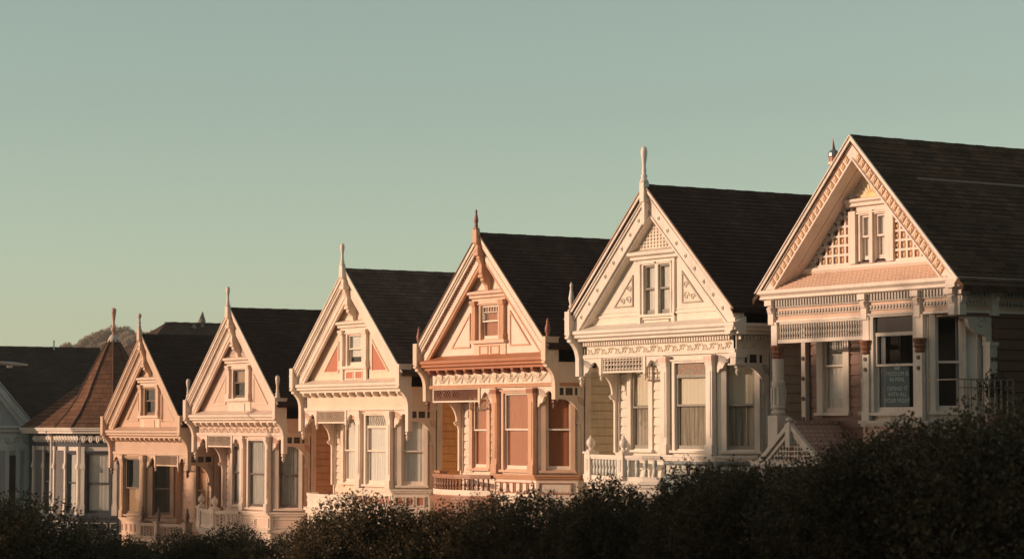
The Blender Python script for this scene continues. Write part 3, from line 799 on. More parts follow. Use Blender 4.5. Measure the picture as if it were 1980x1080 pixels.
        for k in range(n):
            u, d = along((k+0.3)/n)
            m.box(u-0.022, u+0.022, d-0.03, d+0.03, zl, tz-0.11)
            u, d = along((k+0.8)/n)
            for q_ in ((0.0, 0.08), (0.3, 0.38), (0.62, 0.70), (0.92, 1.0)):
                qq = (q_[0]+0.15*(k % 2), min(1, q_[1]+0.15*(k % 2)))
                if qq[0] < 0.98: m.box(u-0.045, u+0.045, d-0.028, d+0.028, zl+H*qq[0], zl+H*qq[1])
        m.build('pierced_panel', mt['balu'], rail)
    for t in bal['newels']:
        u, d = along(t); m = MB()
        m.box(u-0.12, u+0.12, d-0.12, d+0.12, -3.54, tz+0.02); m.box(u-0.15, u+0.15, d-0.15, d+0.15, tz+0.02, tz+0.07); m.box(u-0.14, u+0.14, d-0.14, d+0.14, -3.54, -3.42)
        nw = m.build('newel_post', mt['newel'], rail)
        m = MB(); m.box(u-0.05, u+0.05, d+0.12, d+0.13, tz-0.4, tz-0.1); m.build('newel_panel', mt['panf'], nw)
        if bal.get('urn'): finial(nw, u, d, tz+0.07, bal['urn'], mt['urn'], name='urn_finial')
    return root

# ------------------------------------------------------------------ ground
def gz(x): return -2.6+0.0855*x
def sheet(name, pts, mat):
    me = bpy.data.meshes.new(name); me.from_pydata(pts, [], [(0, 1, 2, 3)]); me.materials.append(mat)
    o = bpy.data.objects.new(name, me); C.objects.link(o); o['kind'] = 'structure'; return o
def strip_y(name, y0, y1, dz0, dz1, mat, x0=-180, x1=120):
    return sheet(name, [(x0, y0, gz(x0)+dz0), (x1, y0, gz(x1)+dz0), (x1, y1, gz(x1)+dz1), (x0, y1, gz(x0)+dz1)], mat)
def groundmat(name, a, b, sc_=3.0):
    m, nt, bs = newmat(name); n = noise(nt, sc_, 8, objvec(nt)); r = ramp(nt, n.outputs['Fac'], [(0.3, a), (0.7, b)])
    nt.links.new(r.outputs[0], bs.inputs['Base Color']); bs.inputs['Roughness'].default_value = 0.9
    bump(nt, bs, n.outputs['Fac'], 0.3, 0.02); return m
lawn = groundmat('lawn', (0.035, 0.05, 0.018), (0.07, 0.085, 0.03), 2.0)
asphalt = groundmat('asphalt', (0.04, 0.04, 0.042), (0.06, 0.06, 0.06), 9.0)
concrete = groundmat('concrete', (0.25, 0.24, 0.22), (0.33, 0.32, 0.30), 4.0)
sheet('ground', [(-560, -200, -14), (180, -200, -14), (180, 300, -14), (-560, 300, -14)], lawn)
strip_y('park_lawn', -140, -16.2, -0.004, -0.004, lawn)
strip_y('garden_ground', -1.7, 60, 0.004, 0.004, lawn)
strip_y('street', -13.5, -4.6, -0.13, -0.13, asphalt)
for nm, y0, y1 in (('pavement', -4.6, -1.7), ('park_path', -16.2, -13.5)):
    strip_y(nm, y0, y1, 0.0, 0.0, concrete)
for y in (-4.6, -13.5):
    k = strip_y('kerb', y-0.001, y+0.001, -0.14, 0.0, concrete)
    for q, dz in zip(k.data.vertices, (-0.14, -0.14, 0.0, 0.0)): q.co.y = y; q.co.z = gz(q.co.x)+dz

# ------------------------------------------------------------------ curtains
LACE = clothmat('lace_curtain', (0.62, 0.6, 0.55)); NETC = clothmat('net_curtain', (0.80, 0.76, 0.69), 12, 0.2)
CREAMB = clothmat('cream_blind', (0.74, 0.66, 0.52), 2.0, 0.08); RUSTB = clothmat('rust_blind', (0.44, 0.16, 0.075), 2.0, 0.10)
GREYL = clothmat('grey_lace', (0.42, 0.39, 0.34), 20, 0.55); TANB = clothmat('tan_blind', (0.40, 0.25, 0.14), 3.0, 0.10)
ORANGEC = clothmat('orange_curtain', (0.50, 0.20, 0.08), 8, 0.3); WHITEB = clothmat('white_blind', (0.66, 0.62, 0.56), 1.5, 0.08)
DRAPE = clothmat('dusky_drape', (0.40, 0.34, 0.26), 16, 0.6); PALEG = clothmat('pale_drape', (0.26, 0.27, 0.27), 10, 0.3)
stained, nt_, b_ = newmat('stained_glass')
vo = nt_.nodes.new('ShaderNodeTexVoronoi'); vo.inputs['Scale'].default_value = 14; nt_.links.new(objvec(nt_), vo.inputs['Vector'])
rr_ = ramp(nt_, vo.outputs['Distance'], [(0.15, (0.55, 0.5, 0.42)), (0.35, (0.36, 0.14, 0.07)), (0.6, (0.30, 0.28, 0.24))])
nt_.links.new(rr_.outputs[0], b_.inputs['Base Color']); b_.inputs['Roughness'].default_value = 0.15
leaded, nt_, b_ = newmat('leaded_glass')
n_ = noise(nt_, 5, 2, objvec(nt_)); wv = nt_.nodes.new('ShaderNodeTexWave'); wv.inputs['Scale'].default_value = 3.2; wv.inputs['Distortion'].default_value = 9.0
nt_.links.new(objvec(nt_), wv.inputs['Vector'])
rr_ = ramp(nt_, wv.outputs['Fac'], [(0.45, (0.12, 0.085, 0.06)), (0.62, (0.55, 0.5, 0.42))])
nt_.links.new(rr_.outputs[0], b_.inputs['Base Color']); b_.inputs['Roughness'].default_value = 0.2

def full(body, light, **kw):
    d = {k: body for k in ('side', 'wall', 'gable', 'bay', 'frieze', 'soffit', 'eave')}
    for k in ('light', 'case', 'sash', 'rake', 'edge', 'inner', 'dent', 'bead', 'apex', 'fin', 'hood', 'pil', 'trib', 'corn', 'mod', 'bed', 'fmould', 'relief', 'console', 'drop', 'cfin',
              'pilbay', 'cap', 'baysill', 'base', 'panfr', 'deck', 'rail', 'balu', 'newel', 'urn', 'lat', 'apexlat'): d[k] = light
    d['ray'] = [x*0.55 for x in body]; d['tri'] = body; d['panf'] = body; d['gut'] = light
    d.update(kw); return d

# cream and rust house (middle of the row)
rust = (0.46, 0.18, 0.085); terr = (0.56, 0.28, 0.15); cream = (0.82, 0.68, 0.55)
postcard_house(dict(key='rust', x=0.17, rec=0.28, z0=5.49, label='cream gabled house with rust brown trim, rust window blinds and turned brown balusters',
    roof=((0.056, 0.030, 0.023), (0.074, 0.041, 0.032)), fin=(FIN_SPIRE, 0.72), cfin=FIN_ACORN, muntins=True,
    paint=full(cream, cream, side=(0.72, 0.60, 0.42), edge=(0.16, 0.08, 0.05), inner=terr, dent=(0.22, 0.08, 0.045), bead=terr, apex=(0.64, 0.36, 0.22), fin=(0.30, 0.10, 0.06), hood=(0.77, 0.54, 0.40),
        pil=(0.58, 0.31, 0.18), trib=(0.66, 0.36, 0.22), corn=rust, mod=(0.30, 0.11, 0.06), bed=(0.34, 0.13, 0.07), fmould=terr, relief=(0.82, 0.70, 0.55), drop=(0.2, 0.08, 0.05), cfin=(0.30, 0.11, 0.06), pilbay=(0.64, 0.36, 0.22),
        cap=(0.34, 0.13, 0.075), baysill=terr, base=cream, panfr=(0.44, 0.22, 0.14), deck=(0.30, 0.13, 0.075), rail=(0.38, 0.18, 0.105), balu=(0.26, 0.11, 0.06), newel=(0.46, 0.22, 0.12),
        lat=(0.26, 0.10, 0.055), ray=(0.45, 0.30, 0.2), console=(0.76, 0.58, 0.42), case=(0.68, 0.44, 0.30), sash=(0.80, 0.70, 0.56), soffit=(0.5, 0.32, 0.2), gut=(0.10, 0.06, 0.045)),
    relief='swag', pendz=-0.98, nmod=13, cfin_sides=(-1, 1), attic=[(-0.44, 0.44, 0.66, 1.55, 'blind', RUSTB)],
    porch_c=[(-2.46, -1.70, -2.79, -0.88, 'blind', RUSTB)], bay_c=[(0.75, 2.03, -2.77, -0.80, 'blind', RUSTB)], facet_c=[(0.25, 0.90, -2.77, -0.7, 'blind', RUSTB)],
    balcony=dict(curve=True, style='turned', n=23, top=-2.95, newels=(0.02,)), npan=6, npanf=1))

# peach house with red panels
pc = (0.82, 0.63, 0.47); pl = (0.83, 0.69, 0.56); red = (0.52, 0.17, 0.09)
postcard_house(dict(key='peach', x=-7.36, rec=0.31, z0=4.955, label='peach and cream gabled house with red triangular gable panels and a smooth curved balcony parapet',
    roof=((0.095, 0.056, 0.043), (0.145, 0.09, 0.07)), fin=(FIN_CLUB, 0.92), leftfan=True, longpil=True, aprontri=True,
    paint=full(pc, pl, side=(0.86, 0.46, 0.18), tri=red, panf=(0.48, 0.19, 0.12), ray=(0.62, 0.32, 0.2), lat=(0.66, 0.52, 0.4), gut=(0.11, 0.06, 0.045), eave=(0.7, 0.5, 0.33), wall=(0.80, 0.64, 0.48)),  # side colour includes orange light bounced off the neighbouring wall
    relief='none', pendz=-1.28, nmod=13, fz0=-0.58, attic=[(-0.44, 0.44, 0.9, 1.55, 'blind', NETC)],
    transom=0.32, tmat=leaded, wtop=-0.82,
    porch_c=[(-2.46, -1.70, -1.85, -0.88, 'blind', NETC), (-2.46, -1.70, -2.79, -1.85, 'lace', NETC)],
    bay_c=[(0.75, 2.03, -1.85, -1.13, 'blind', NETC), (0.75, 2.03, -2.77, -1.85, 'lace', NETC)],
    facet_c=[(0.25, 0.90, -1.85, -0.72, 'blind', NETC), (0.25, 0.90, -2.77, -1.85, 'lace', NETC)], meet=-1.84,
    balcony=dict(curve=True, style='solid', top=-3.12, newels=()), npan=6, npanf=3))

# beige rose house with pierced balustrade
rc = (0.70, 0.50, 0.39); rl = (0.77, 0.61, 0.49)
postcard_house(dict(key='rose', x=-15.02, rec=0.31, z0=4.075, label='beige pink gabled house with grey lace curtains and an urn topped pierced balustrade', fz0=-0.46,
    roof=((0.044, 0.024, 0.019), (0.060, 0.034, 0.027)), fin=(FIN_CLUB, 0.9), cfin=FIN_CLUB, leftfan=True, onepan=True, apexlat=(2.02, 2.42), A=3.5,
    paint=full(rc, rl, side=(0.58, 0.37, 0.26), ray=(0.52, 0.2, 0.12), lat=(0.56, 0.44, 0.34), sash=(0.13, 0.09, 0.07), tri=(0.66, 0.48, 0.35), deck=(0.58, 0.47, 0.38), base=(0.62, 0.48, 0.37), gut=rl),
    relief='scroll', nscroll=24, pendz=-1.1, nmod=14, ztip=-1.02, attic=[(-0.44, 0.44, 1.15, 1.55, 'blind', TANB)],
    porch_c=[(-2.46, -1.70, -2.79, -0.88, 'lace', LACE)], bay_c=[(0.75, 2.03, -2.77, -0.70, 'lace', GREYL)], facet_c=[(0.25, 0.90, -2.77, -0.6, 'lace', GREYL)], wtop=-0.70,
    balcony=dict(curve=False, style='pierced', top=-2.93, newels=(0.02, 0.70), urn=URN), npan=2, npanf=1))

# tan house, mirrored plan
tc = (0.62, 0.41, 0.29); tl = (0.66, 0.46, 0.33)
postcard_house(dict(key='tan', x=-22.04, rec=0.34, z0=3.56, m=-1, label='tan gabled house with its bay at the left and lattice screened porch at the right', fz0=-0.62,
    roof=((0.034, 0.020, 0.016), (0.048, 0.029, 0.023)), fin=(FIN_BALL, 0.85), leftfan=True, onepan=True, pearl=True, A=3.4,
    paint=full(tc, tl, side=(0.56, 0.37, 0.26), sash=(0.2, 0.13, 0.09), hood=(0.76, 0.58, 0.44), drop=(0.2, 0.12, 0.08), case=(0.46, 0.29, 0.18), pilbay=(0.48, 0.31, 0.2), rail=(0.46, 0.32, 0.24), newel=(0.46, 0.32, 0.24), balu=(0.48, 0.34, 0.25), urn=(0.16, 0.10, 0.08), ray=(0.4, 0.25, 0.16), lat=(0.5, 0.35, 0.25), fin=(0.55, 0.42, 0.36), gut=tl),  # rail, newel and baluster colours are darkened for the shade on the balcony
    relief='none', pendz=-1.2, nmod=15, attic=None,
    porch_c=[(1.70, 2.46, -2.79, -0.88, 'lace', ORANGEC)], bay_c=[(-2.03, -0.75, -2.77, -1.9, 'lace', TANB)], facet_c=[(0.25, 0.90, -2.77, -0.8, 'lace', clothmat('dark_room_sheet', (0.06, 0.042, 0.03)))], wtop=-0.86, meet=-1.88,  # facet sheets are added as painted darkness of the room, not as curtains
    balcony=dict(curve=False, style='pierced', top=-3.0, newels=(0.02, 0.55, 0.98), urn=FIN_ACORN), npan=5, npanf=3))

# white house with twin attic windows
wc = (0.75, 0.69, 0.58); wl_ = (0.79, 0.70, 0.60); teal = (0.10, 0.15, 0.16)
postcard_house(dict(key='white', x=7.95, rec=0.15, z0=6.065, label='pale cream white gabled house with twin attic windows and an urn topped curved balustrade',
    roof=((0.050, 0.027, 0.021), (0.066, 0.037, 0.029)), fin=(FIN_CLUB, 1.25), cfin=FIN_SPIRE, cfin_sides=(-1,), twin=True, boss=True, leftfan=True, wrap=True, apexlat=(2.02, 2.6), A=3.5,
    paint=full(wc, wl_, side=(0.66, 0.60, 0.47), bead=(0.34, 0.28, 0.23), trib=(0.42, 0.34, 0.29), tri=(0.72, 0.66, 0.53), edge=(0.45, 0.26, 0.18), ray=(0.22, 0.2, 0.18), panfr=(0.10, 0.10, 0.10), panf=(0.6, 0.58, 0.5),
        sash=(0.30, 0.27, 0.22), balu=(0.6, 0.6, 0.54), cap=(0.72, 0.52, 0.42), base=(0.22, 0.26, 0.26), gut=(0.12, 0.07, 0.055), relief=(0.76, 0.64, 0.50)),
    relief='scroll', nscroll=20, pendz=-1.0, nmod=0, fz0=-0.47, ztip=-1.0, lstyle='spindle', lcell=0.13,
    attic=[(-0.54, -0.06, 0.46, 1.62, 'blind', NETC), (0.06, 0.54, 0.46, 1.62, 'blind', NETC)],
    transom=0.30, tmat=stained, wtop=-0.76, triu=1.0, pshift=0.0,
    porch_c=[(-2.46, -1.70, -1.72, -0.88, 'blind', CREAMB), (-2.40, -1.70, -2.79, -1.72, 'lace', DRAPE)],
    bay_c=[(0.75, 2.03, -1.72, -1.06, 'blind', CREAMB), (0.80, 2.03, -2.70, -1.72, 'lace', DRAPE)],
    facet_c=[(0.25, 0.90, -1.72, -0.66, 'blind', CREAMB), (0.25, 0.90, -2.77, -1.72, 'lace', DRAPE)],
    balcony=dict(curve=False, style='slat', n=15, top=-2.93, newels=(0.02, 0.70), urn=URN), npan=2, npanf=1))

# ------------------------------------------------------------------ brown sided house at the right
def brown_house():
    HX, HY, HZ = 15.27, 0.2, 6.745
    root = empty('victorian_house', (HX, HY, HZ-HB))
    tag(root, 'brown sided house with rust studded white gable, spindle screen and poster in its bay window', 'house', 'row of victorian houses')
    A, s = 3.27, 0.985; hw = 3.0; dw = -0.95
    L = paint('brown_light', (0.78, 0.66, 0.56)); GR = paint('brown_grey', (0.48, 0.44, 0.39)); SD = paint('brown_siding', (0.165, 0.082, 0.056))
    PK = paint('brown_peach', (0.66, 0.45, 0.33)); RS = paint('brown_stud', (0.42, 0.20, 0.10)); GD = paint('brown_gold', (0.66, 0.42, 0.20)); DK = paint('brown_dark', (0.10, 0.06, 0.045))
    YL = paint('brown_yellow', (0.80, 0.60, 0.28)); L_shade = paint('brown_light_shaded', (0.60, 0.53, 0.45))  # last one is a darker copy of the light trim, shade put into its colour
    mats = dict(light=L, case=GR, sash=GR, ray=DK, darkpane=DARKPANE)
    rm = roofmat('brown_roof', (0.065, 0.038, 0.026), (0.12, 0.072, 0.048))
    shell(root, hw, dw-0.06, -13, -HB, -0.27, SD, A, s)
    gable_roof(root, A, s, 3.42, 0.225, -13.3, rm)
    fs = MB((0, 0, 0, 1, 1, 0)); o = fs
    k = 1.0; z = A-s*k+0.05
    m = MB(); m.ext_d([(k-0.015, z-0.01), (k+0.015, z-0.04), (k+0.015, z-0.015), (k-0.015, z+0.015)], -0.75, -12.5); m.build('flashing_strip', metal('flashing', (0.22, 0.14, 0.10)), root)
    # gable
    gd = -0.40
    m = MB(); tri = [(-(A-0.6)/s, 0.42), ((A-0.6)/s, 0.42), (0, A-0.18)]
    holes = [(-0.40, -0.07), (0.07, 0.40)]
    def strip(a, b, za, zb):
        q = clip(clip(clip(clip(list(tri), 1, 0, b), -1, 0, -a), 0, 1, zb), 0, -1, -za)
        if len(q) > 2: m.ext_d(q, gd-0.1, gd)
    strip(-9, -0.42, 0, 9); strip(0.42, 9, 0, 9); strip(-0.42, 0.42, 0, 0.62); strip(-0.42, 0.42, 1.66, 9); strip(-0.06, 0.06, 0.62, 1.66)
    m.build('gable_wall', DK, root)
    for sd_ in (-1, 1):
        m = MB()
        for v0, v1, d0, d1 in ((0.0, 0.10, -0.1, 0.24), (0.10, 0.16, -0.1, 0.20), (0.16, 0.46, -0.1, 0.17), (0.46, 0.52, -0.1, 0.20), (0.16, 0.54, gd-0.05, -0.1)):
            m.ext_d(rake_poly(A, v0, v1, s, 0.1 if d0 > gd else 0.3, sd_, 3.34), d0, d1)
        bb = m.build('bargeboard', L, root)
        m = MB(); m.ext_d(rake_poly(A, -0.035, 0.0, s, 0.05, sd_, 3.44), 0.228, 0.27); m.build('roof_edge_trim', L, bb)
        Ln = math.hypot(1, s); du, dz = sd_/Ln, -s/Ln; nu, nz = sd_*s/Ln, 1/Ln
        f, st, fr_ = MB(), MB(), MB(); n = 23
        for k in range(n):
            t = 0.27+k*0.178; cu, cz = du*t, A-0.31+dz*t
            if cz < 0.22: continue
            def sq(h, q): return [(cu-du*h-nu*q, cz-dz*h-nz*q), (cu+du*h-nu*q, cz+dz*h-nz*q), (cu+du*h+nu*q, cz+dz*h+nz*q), (cu-du*h+nu*q, cz-dz*h+nz*q)]
            f.ext_d(sq(0.068, 0.095), 0.17, 0.174); st.ext_d(sq(0.044, 0.06), 0.174, 0.19)
            c8 = [(cu+0.024*math.cos(a*math.pi/4), cz+0.024*math.sin(a*math.pi/4)) for a in range(8)]; fr_.ext_d(c8, 0.19, 0.206)
        f.build('square_panel', RS, bb); st.build('square_stud', GD, bb); fr_.build('round_stud', L, bb)
        # egg row under the soffit on the gable wall
        e = MB()
        for k in range(24):
            t = 0.5+k*0.155; cu, cz = du*t, A-0.62+dz*t
            if cz < 0.5: continue
            h, q = 0.045, 0.09
            e.ext_d([(cu-du*h-nu*q, cz-dz*h-nz*q), (cu+du*h-nu*q, cz+dz*h-nz*q), (cu+du*h+nu*q, cz+dz*h+nz*q), (cu-du*h+nu*q, cz-dz*h+nz*q)], gd, gd+0.07)
        e.build('soffit_dentils', GR, bb)
    # square lattice with rust studs
    cw, ch = 0.212, 0.205
    for sd_ in (-1, 1):
        m, fl, st = MB(), MB(), MB()
        for i in range(9):
            for j in range(7):
                uc = 0.78+i*cw+0.0; zc = 0.70+j*ch
                if zc+ch*0.5 > (A-0.60)-s*(uc+cw*0.4): continue
                uu = sd_*uc
                fl.box(uu-0.066, uu+0.066, gd+0.0, gd+0.012, zc-0.066, zc+0.066)
                c8 = [(uu+0.03*math.cos(a*math.pi/4), zc+0.03*math.sin(a*math.pi/4)) for a in range(8)]; st.ext_d(c8, gd+0.012, gd+0.03)
        for i in range(10):
            uc = 0.78+(i-0.5)*cw; zt = (A-0.58)-s*uc
            if zt > 0.62: m.box(min(sd_*(uc-0.028), sd_*(uc+0.028)), max(sd_*(uc-0.028), sd_*(uc+0.028)), gd, gd+0.05, 0.58, zt)
        for j in range(8):
            z = 0.70+(j-0.5)*ch; ue = (A-0.58-z)/s
            if ue > 0.7: m.box(min(sd_*0.66, sd_*ue), max(sd_*0.66, sd_*ue), gd, gd+0.048, z-0.026, z+0.026)
        lt = m.build('gable_lattice', L, root); fl.build('lattice_square', RS, lt); st.build('round_stud', GD, lt)
    # attic windows, hood and sunburst
    m = MB()
    m.box(-0.72, -0.50, gd, gd+0.10, 0.58, 1.72); m.box(0.50, 0.72, gd, gd+0.10, 0.58, 1.72); m.box(-0.50, 0.50, gd, gd+0.05, 1.70, 1.80)
    m.ext_u([(gd, 1.80), (gd+0.14, 1.82), (gd+0.14, 1.88), (gd+0.2, 1.92), (gd+0.2, 1.97), (gd, 2.0)], -0.76, 0.76)
    m.box(-0.05, 0.05, gd, gd+0.09, 0.58, 1.72)
    m.ext_u([(gd, 0.58), (gd+0.12, 0.56), (gd+0.12, 0.5), (gd+0.08, 0.44), (gd, 0.42)], -2.6, 2.6)
    m.build('window_hood', L, root)
    for a, b in ((-0.40, -0.07), (0.07, 0.40)):
        window(root, FRONT, a, b, 0.66, 1.62, gd, dict(case=L, sash=L), meet=1.16, cas=0.05, head=0.03, curtain=[(a, b, 0.66, 1.62, 'blind', NETC)], sash=0.05, sill=False)
    m = MB(); n = 12; arc = [(0.62*math.cos(math.pi*k/n), 2.0+0.52*math.sin(math.pi*k/n)) for k in range(n+1)]
    m.ext_d(arc, gd, gd+0.04)
    sb = m.build('sunburst_panel', YL, root)
    m = MB()
    for k in range(9):
        a = R(10+k*20); m.ext_d([(0.12*math.cos(a), 2.0+0.1*math.sin(a)), (0.56*math.cos(a-0.09), 2.0+0.47*math.sin(a-0.09)), (0.56*math.cos(a+0.09), 2.0+0.47*math.sin(a+0.09))], gd+0.04, gd+0.055)
    m.build('sunburst_rays', L, sb)
    m = MB(); o2 = [(0.70*math.cos(math.pi*k/n), 2.0+0.60*math.sin(math.pi*k/n)) for k in range(n+1)]
    for k in range(n): m.ext_d([arc[k], arc[k+1], o2[k+1], o2[k]], gd, gd+0.10)
    m.build('arch_moulding', L, sb)
    # pent roof and cornice
    m = MB(); P0, P1 = (0.19, 0.10), (gd, 0.45); n = 9
    for k in range(n):
        a = (P0[0]+(P1[0]-P0[0])*k/n, P0[1]+(P1[1]-P0[1])*k/n); b = (P0[0]+(P1[0]-P0[0])*(k+1)/n, P0[1]+(P1[1]-P0[1])*(k+1)/n)
        w_ = 0.13; cnt = int(5.9/w_)
        for j in range(cnt):
            u = -2.95+(j+0.5*(k % 2))*w_
            if max(abs(u), abs(u+w_)) > (A-0.14-b[1])/s: continue
            m.ext_u([(a[0]+0.006, a[1]+0.02), (b[0], b[1]+0.006), (b[0], b[1]-0.03), (a[0], a[1]-0.03)], u+0.006, u+w_-0.006)
    m.build('pent_roof', paint('pent_shingles', (0.66, 0.46, 0.34), 0.8), root)
    m = MB(); pr = [(-0.1, 0.08), (0.24, 0.10), (0.24, 0.03), (0.17, -0.03), (0.17, -0.09), (0.08, -0.12), (-0.1, -0.12)]
    m.ext_u(pr, -3.24, hw+0.235)
    m.fr = (hw, 0, 0, 1, 1, 0); m.ext_u([(d-0.003, z-0.003) for d, z in pr], -0.235, 12.9); m.fr = FRONT
    m.build('cornice', L, root)
    fz0 = -0.56
    m = MB(); m.box(-hw+0.02, hw-0.1, -0.1, 0.0, fz0, -0.12); m.fr = (hw, 0, 0, 1, 1, 0); m.box(0, 12.9, -0.1, 0.0, fz0, -0.12)
    fz = m.build('frieze', PK, root)
    m = MB()
    def row(fr, u0, u1):
        m.fr = fr; k = u0
        while k < u1-0.05: m.box(k, k+0.045, 0.0, 0.09, -0.26, -0.12); k += 0.095
        m.box(u0, u1, 0.0, 0.05, -0.29, -0.26); k = u0
        while k < u1-0.05: m.ext_d([(k, -0.36), (k+0.05, -0.36), (k+0.07, -0.40), (k+0.035, -0.445), (k, -0.40)], 0.0, 0.03); k += 0.1
        m.box(u0, u1, 0.0, 0.035, -0.47, -0.45)
    for a, b in ((-2.86, 0.10), (0.34, 1.76), (2.0, 2.86)): row(FRONT, a, b)
    SF = (hw, 0, 0, 1, 1, 0)
    for a, b in ((0.12, 0.86), (1.06, 2.2), (2.4, 4.0)): row(SF, a, b)
    m.build('frieze_dentils', GR, fz)
    for fr, us in ((FRONT, (-2.93, 0.22, 1.88, 2.92)), (SF, (0.06, 0.96, 2.3))):
        for u in us:
            m = MB(fr)
            m.box(u-0.09, u+0.09, 0.0, 0.10, -0.66, -0.12); m.box(u-0.12, u+0.12, 0.0, 0.18, -0.24, -0.12)
            m.ext_u([(0.0, -0.42), (0.12, -0.42), (0.16, -0.3), (0.1, -0.24), (0.0, -0.24)], u-0.07, u+0.07)
            m.build('frieze_bracket', L, fz)
    m = MB(); m.box(-hw, hw, -0.1, 0.035, fz0-0.05, fz0); m.fr = SF; m.box(0, 12.8, -0.1, 0.03, fz0-0.05, fz0); m.build('frieze_moulding', L, root)
    m = MB(); m.box(-hw, hw, dw, -0.1, fz0-0.12, fz0-0.06); m.build('soffit', SD, root)
    # spindle screen
    m = MB(); m.box(-2.78, 0.12, -0.06, 0.04, -1.08, -1.0); m.box(-2.78, 0.12, -0.05, 0.02, fz0-0.10, fz0-0.05)
    sc_ = m.build('spindle_screen', L_shade, root)
    m = MB(); H = 0.34; z0 = -1.0; n = 34
    m.lathe(-2.70, -0.01, [(0.026, z0), (0.026, z0+0.05), (0.014, z0+0.07), (0.03, z0+0.14), (0.016, z0+0.2), (0.026, z0+0.27), (0.026, z0+H)], 6)
    sp = m.build('spindle', L_shade, sc_); copies(sp, [(k*2.74/(n-1), 0, 0) for k in range(1, n)])
    # corner posts and column
    def post(name, u, zb, zt, d=-0.02, hwid=0.10):
        m = MB(); m.box(u-hwid, u+hwid, d-0.10, d+0.08, zb, zt); m.box(u-hwid*1.15, u+hwid*1.15, d-0.12, d+0.10, zt-0.05, zt); return m.build(name, L, root)
    post('screen_post', -2.86, -1.12, fz0-0.05); post('screen_post', 0.24, -1.12, fz0-0.05); post('screen_post', 1.92, -1.1, fz0-0.05)
    CAPM = paint('brown_capital', (0.22, 0.09, 0.045))
    def column(u, d):
        m = MB(); m.lathe(u, d, [(0.13, -1.42), (0.125, -1.9), (0.15, -1.93), (0.15, -2.0), (0.14, -2.04), (0.15, -2.45), (0.17, -2.5), (0.13, -2.56), (0.16, -2.62), (0.12, -2.68)], 16)
        m.box(u-0.17, u+0.17, d-0.17, d+0.17, -3.6, -2.68)
        c = m.build('porch_column', L_shade, root)
        m = MB()
        for k in range(10):
            a = 2*math.pi*k/10; m.box(u+0.15*math.cos(a)-0.018, u+0.15*math.cos(a)+0.018, d+0.15*math.sin(a)-0.018, d+0.15*math.sin(a)+0.018, -2.44, -2.06)
        m.build('fluting', L_shade, c)
        m = MB(); m.lathe(u, d, [(0.12, -1.42), (0.15, -1.38), (0.125, -1.34), (0.155, -1.28), (0.135, -1.24), (0.175, -1.16), (0.175, -1.12)], 10); m.build('capital', CAPM, c)
    column(-2.82, -0.02)
    # recessed porch wall with its window
    m = MB(); a, b = -2.36, -1.66
    siding(m, -hw, hw, -HB, fz0-0.1, dw, [(a, b, -2.59, -0.98)], pitch=0.235); m.build('front_wall', SD, root)
    window(root, FRONT, a, b, -2.59, -0.98, dw, dict(case=L_shade, sash=L_shade), meet=-1.58, cas=0.20, head=0.1, curtain=[(a, b, -1.58, -0.98, 'lace', LACE), (a, b, -2.59, -1.58, 'lace', NETC)])
    m = MB(); m.box(-3.0, -2.86, dw, dw+0.12, -2.9, fz0-0.1); pb = m.build('corner_board', L_shade, root)
    m = MB()
    for z in (-1.4, -1.85, -2.3, -2.75):
        m.ext_d([(-2.93+0.045*math.cos(k*math.pi/5), z+0.05*math.sin(k*math.pi/5)) for k in range(10)], dw+0.12, dw+0.15)
    m.build('roundel', DK, pb)
    # bay
    bl, br = 0.06, 2.10; q = math.sqrt(0.5); Lf = 1.0
    wa, wb = 0.46, 1.70
    m = MB(); flatwall(m, bl+0.03, br-0.03, -2.85, fz0-0.05, 0.0, [(wa, wb, -2.60, -0.62)])
    frR = (br, 0, q, q, q, -q); frL = (bl, 0, -q, q, -q, -q)
    for fr in (frR, frL): m.fr = fr; flatwall(m, 0.03, Lf, -2.85, fz0-0.05, 0.0, [(0.16, 0.68, -2.58, -0.62)])
    xa, xb = bl-q*Lf, br+q*Lf
    for x, sg in ((xa, -1), (xb, 1)): m.fr = (x, q*Lf, 0, 1, sg, 0); m.box(0, -dw-q*Lf, -0.1, 0.0, -2.85, fz0-0.05)
    m.build('bay_wall', L_shade, root)
    m = MB(); m.box(bl-0.65, br+0.65, dw+0.03, dw+0.06, -2.85, fz0-0.1); m.build('room_shade_sheet', ROOM_SHADE, root)  # sheet with painted darkness, covering the siding seen through the bay
    window(root, FRONT, wa, wb, -2.60, -0.62, 0.0, dict(case=L_shade, sash=L_shade), meet=-1.64, cas=0.12, head=0.04, transom=0.36, tmat=metal('dark_leaded', (0.045, 0.032, 0.03), 0.25),
           curtain=[(wa+0.06, wa+0.22, -2.6, -1.0, 'lace', PALEG)])
    for fr in (frR, frL):
        window(root, fr, 0.16, 0.68, -2.58, -0.62, 0.0, dict(case=L_shade, sash=L_shade), meet=-1.60, cas=0.10, head=0.03, curtain=[(0.56, 0.68, -2.58, -0.62, 'lace', PALEG)])
    for u in (0.26, 1.92):
        m = MB(); m.box(u-0.10, u+0.10, 0.0, 0.09, -2.80, -1.40); m.box(u-0.12, u+0.12, 0.0, 0.11, -2.80, -2.6); m.box(u-0.115, u+0.115, 0.0, 0.105, -1.98, -1.9)
        pp = m.build('bay_pilaster', L_shade, root)
        m = MB(); m.lathe(u, 0.06, [(0.08, -1.40), (0.11, -1.36), (0.09, -1.32), (0.13, -1.26), (0.11, -1.22), (0.15, -1.13), (0.15, -1.10)], 10); m.build('capital', CAPM, pp)
        m = MB()
        for z in (-1.50, -1.72): m.ext_d([(u+0.042*math.cos(k*math.pi/5), z+0.045*math.sin(k*math.pi/5)) for k in range(10)], 0.09, 0.115)
        m.build('roundel', DK, pp)
    def bp(o): k = 0.414*o; return [(xa-o, dw), (xa-o, -q*Lf), (bl-k, o), (br+k, o), (xb+o, -q*Lf), (xb+o, dw)]
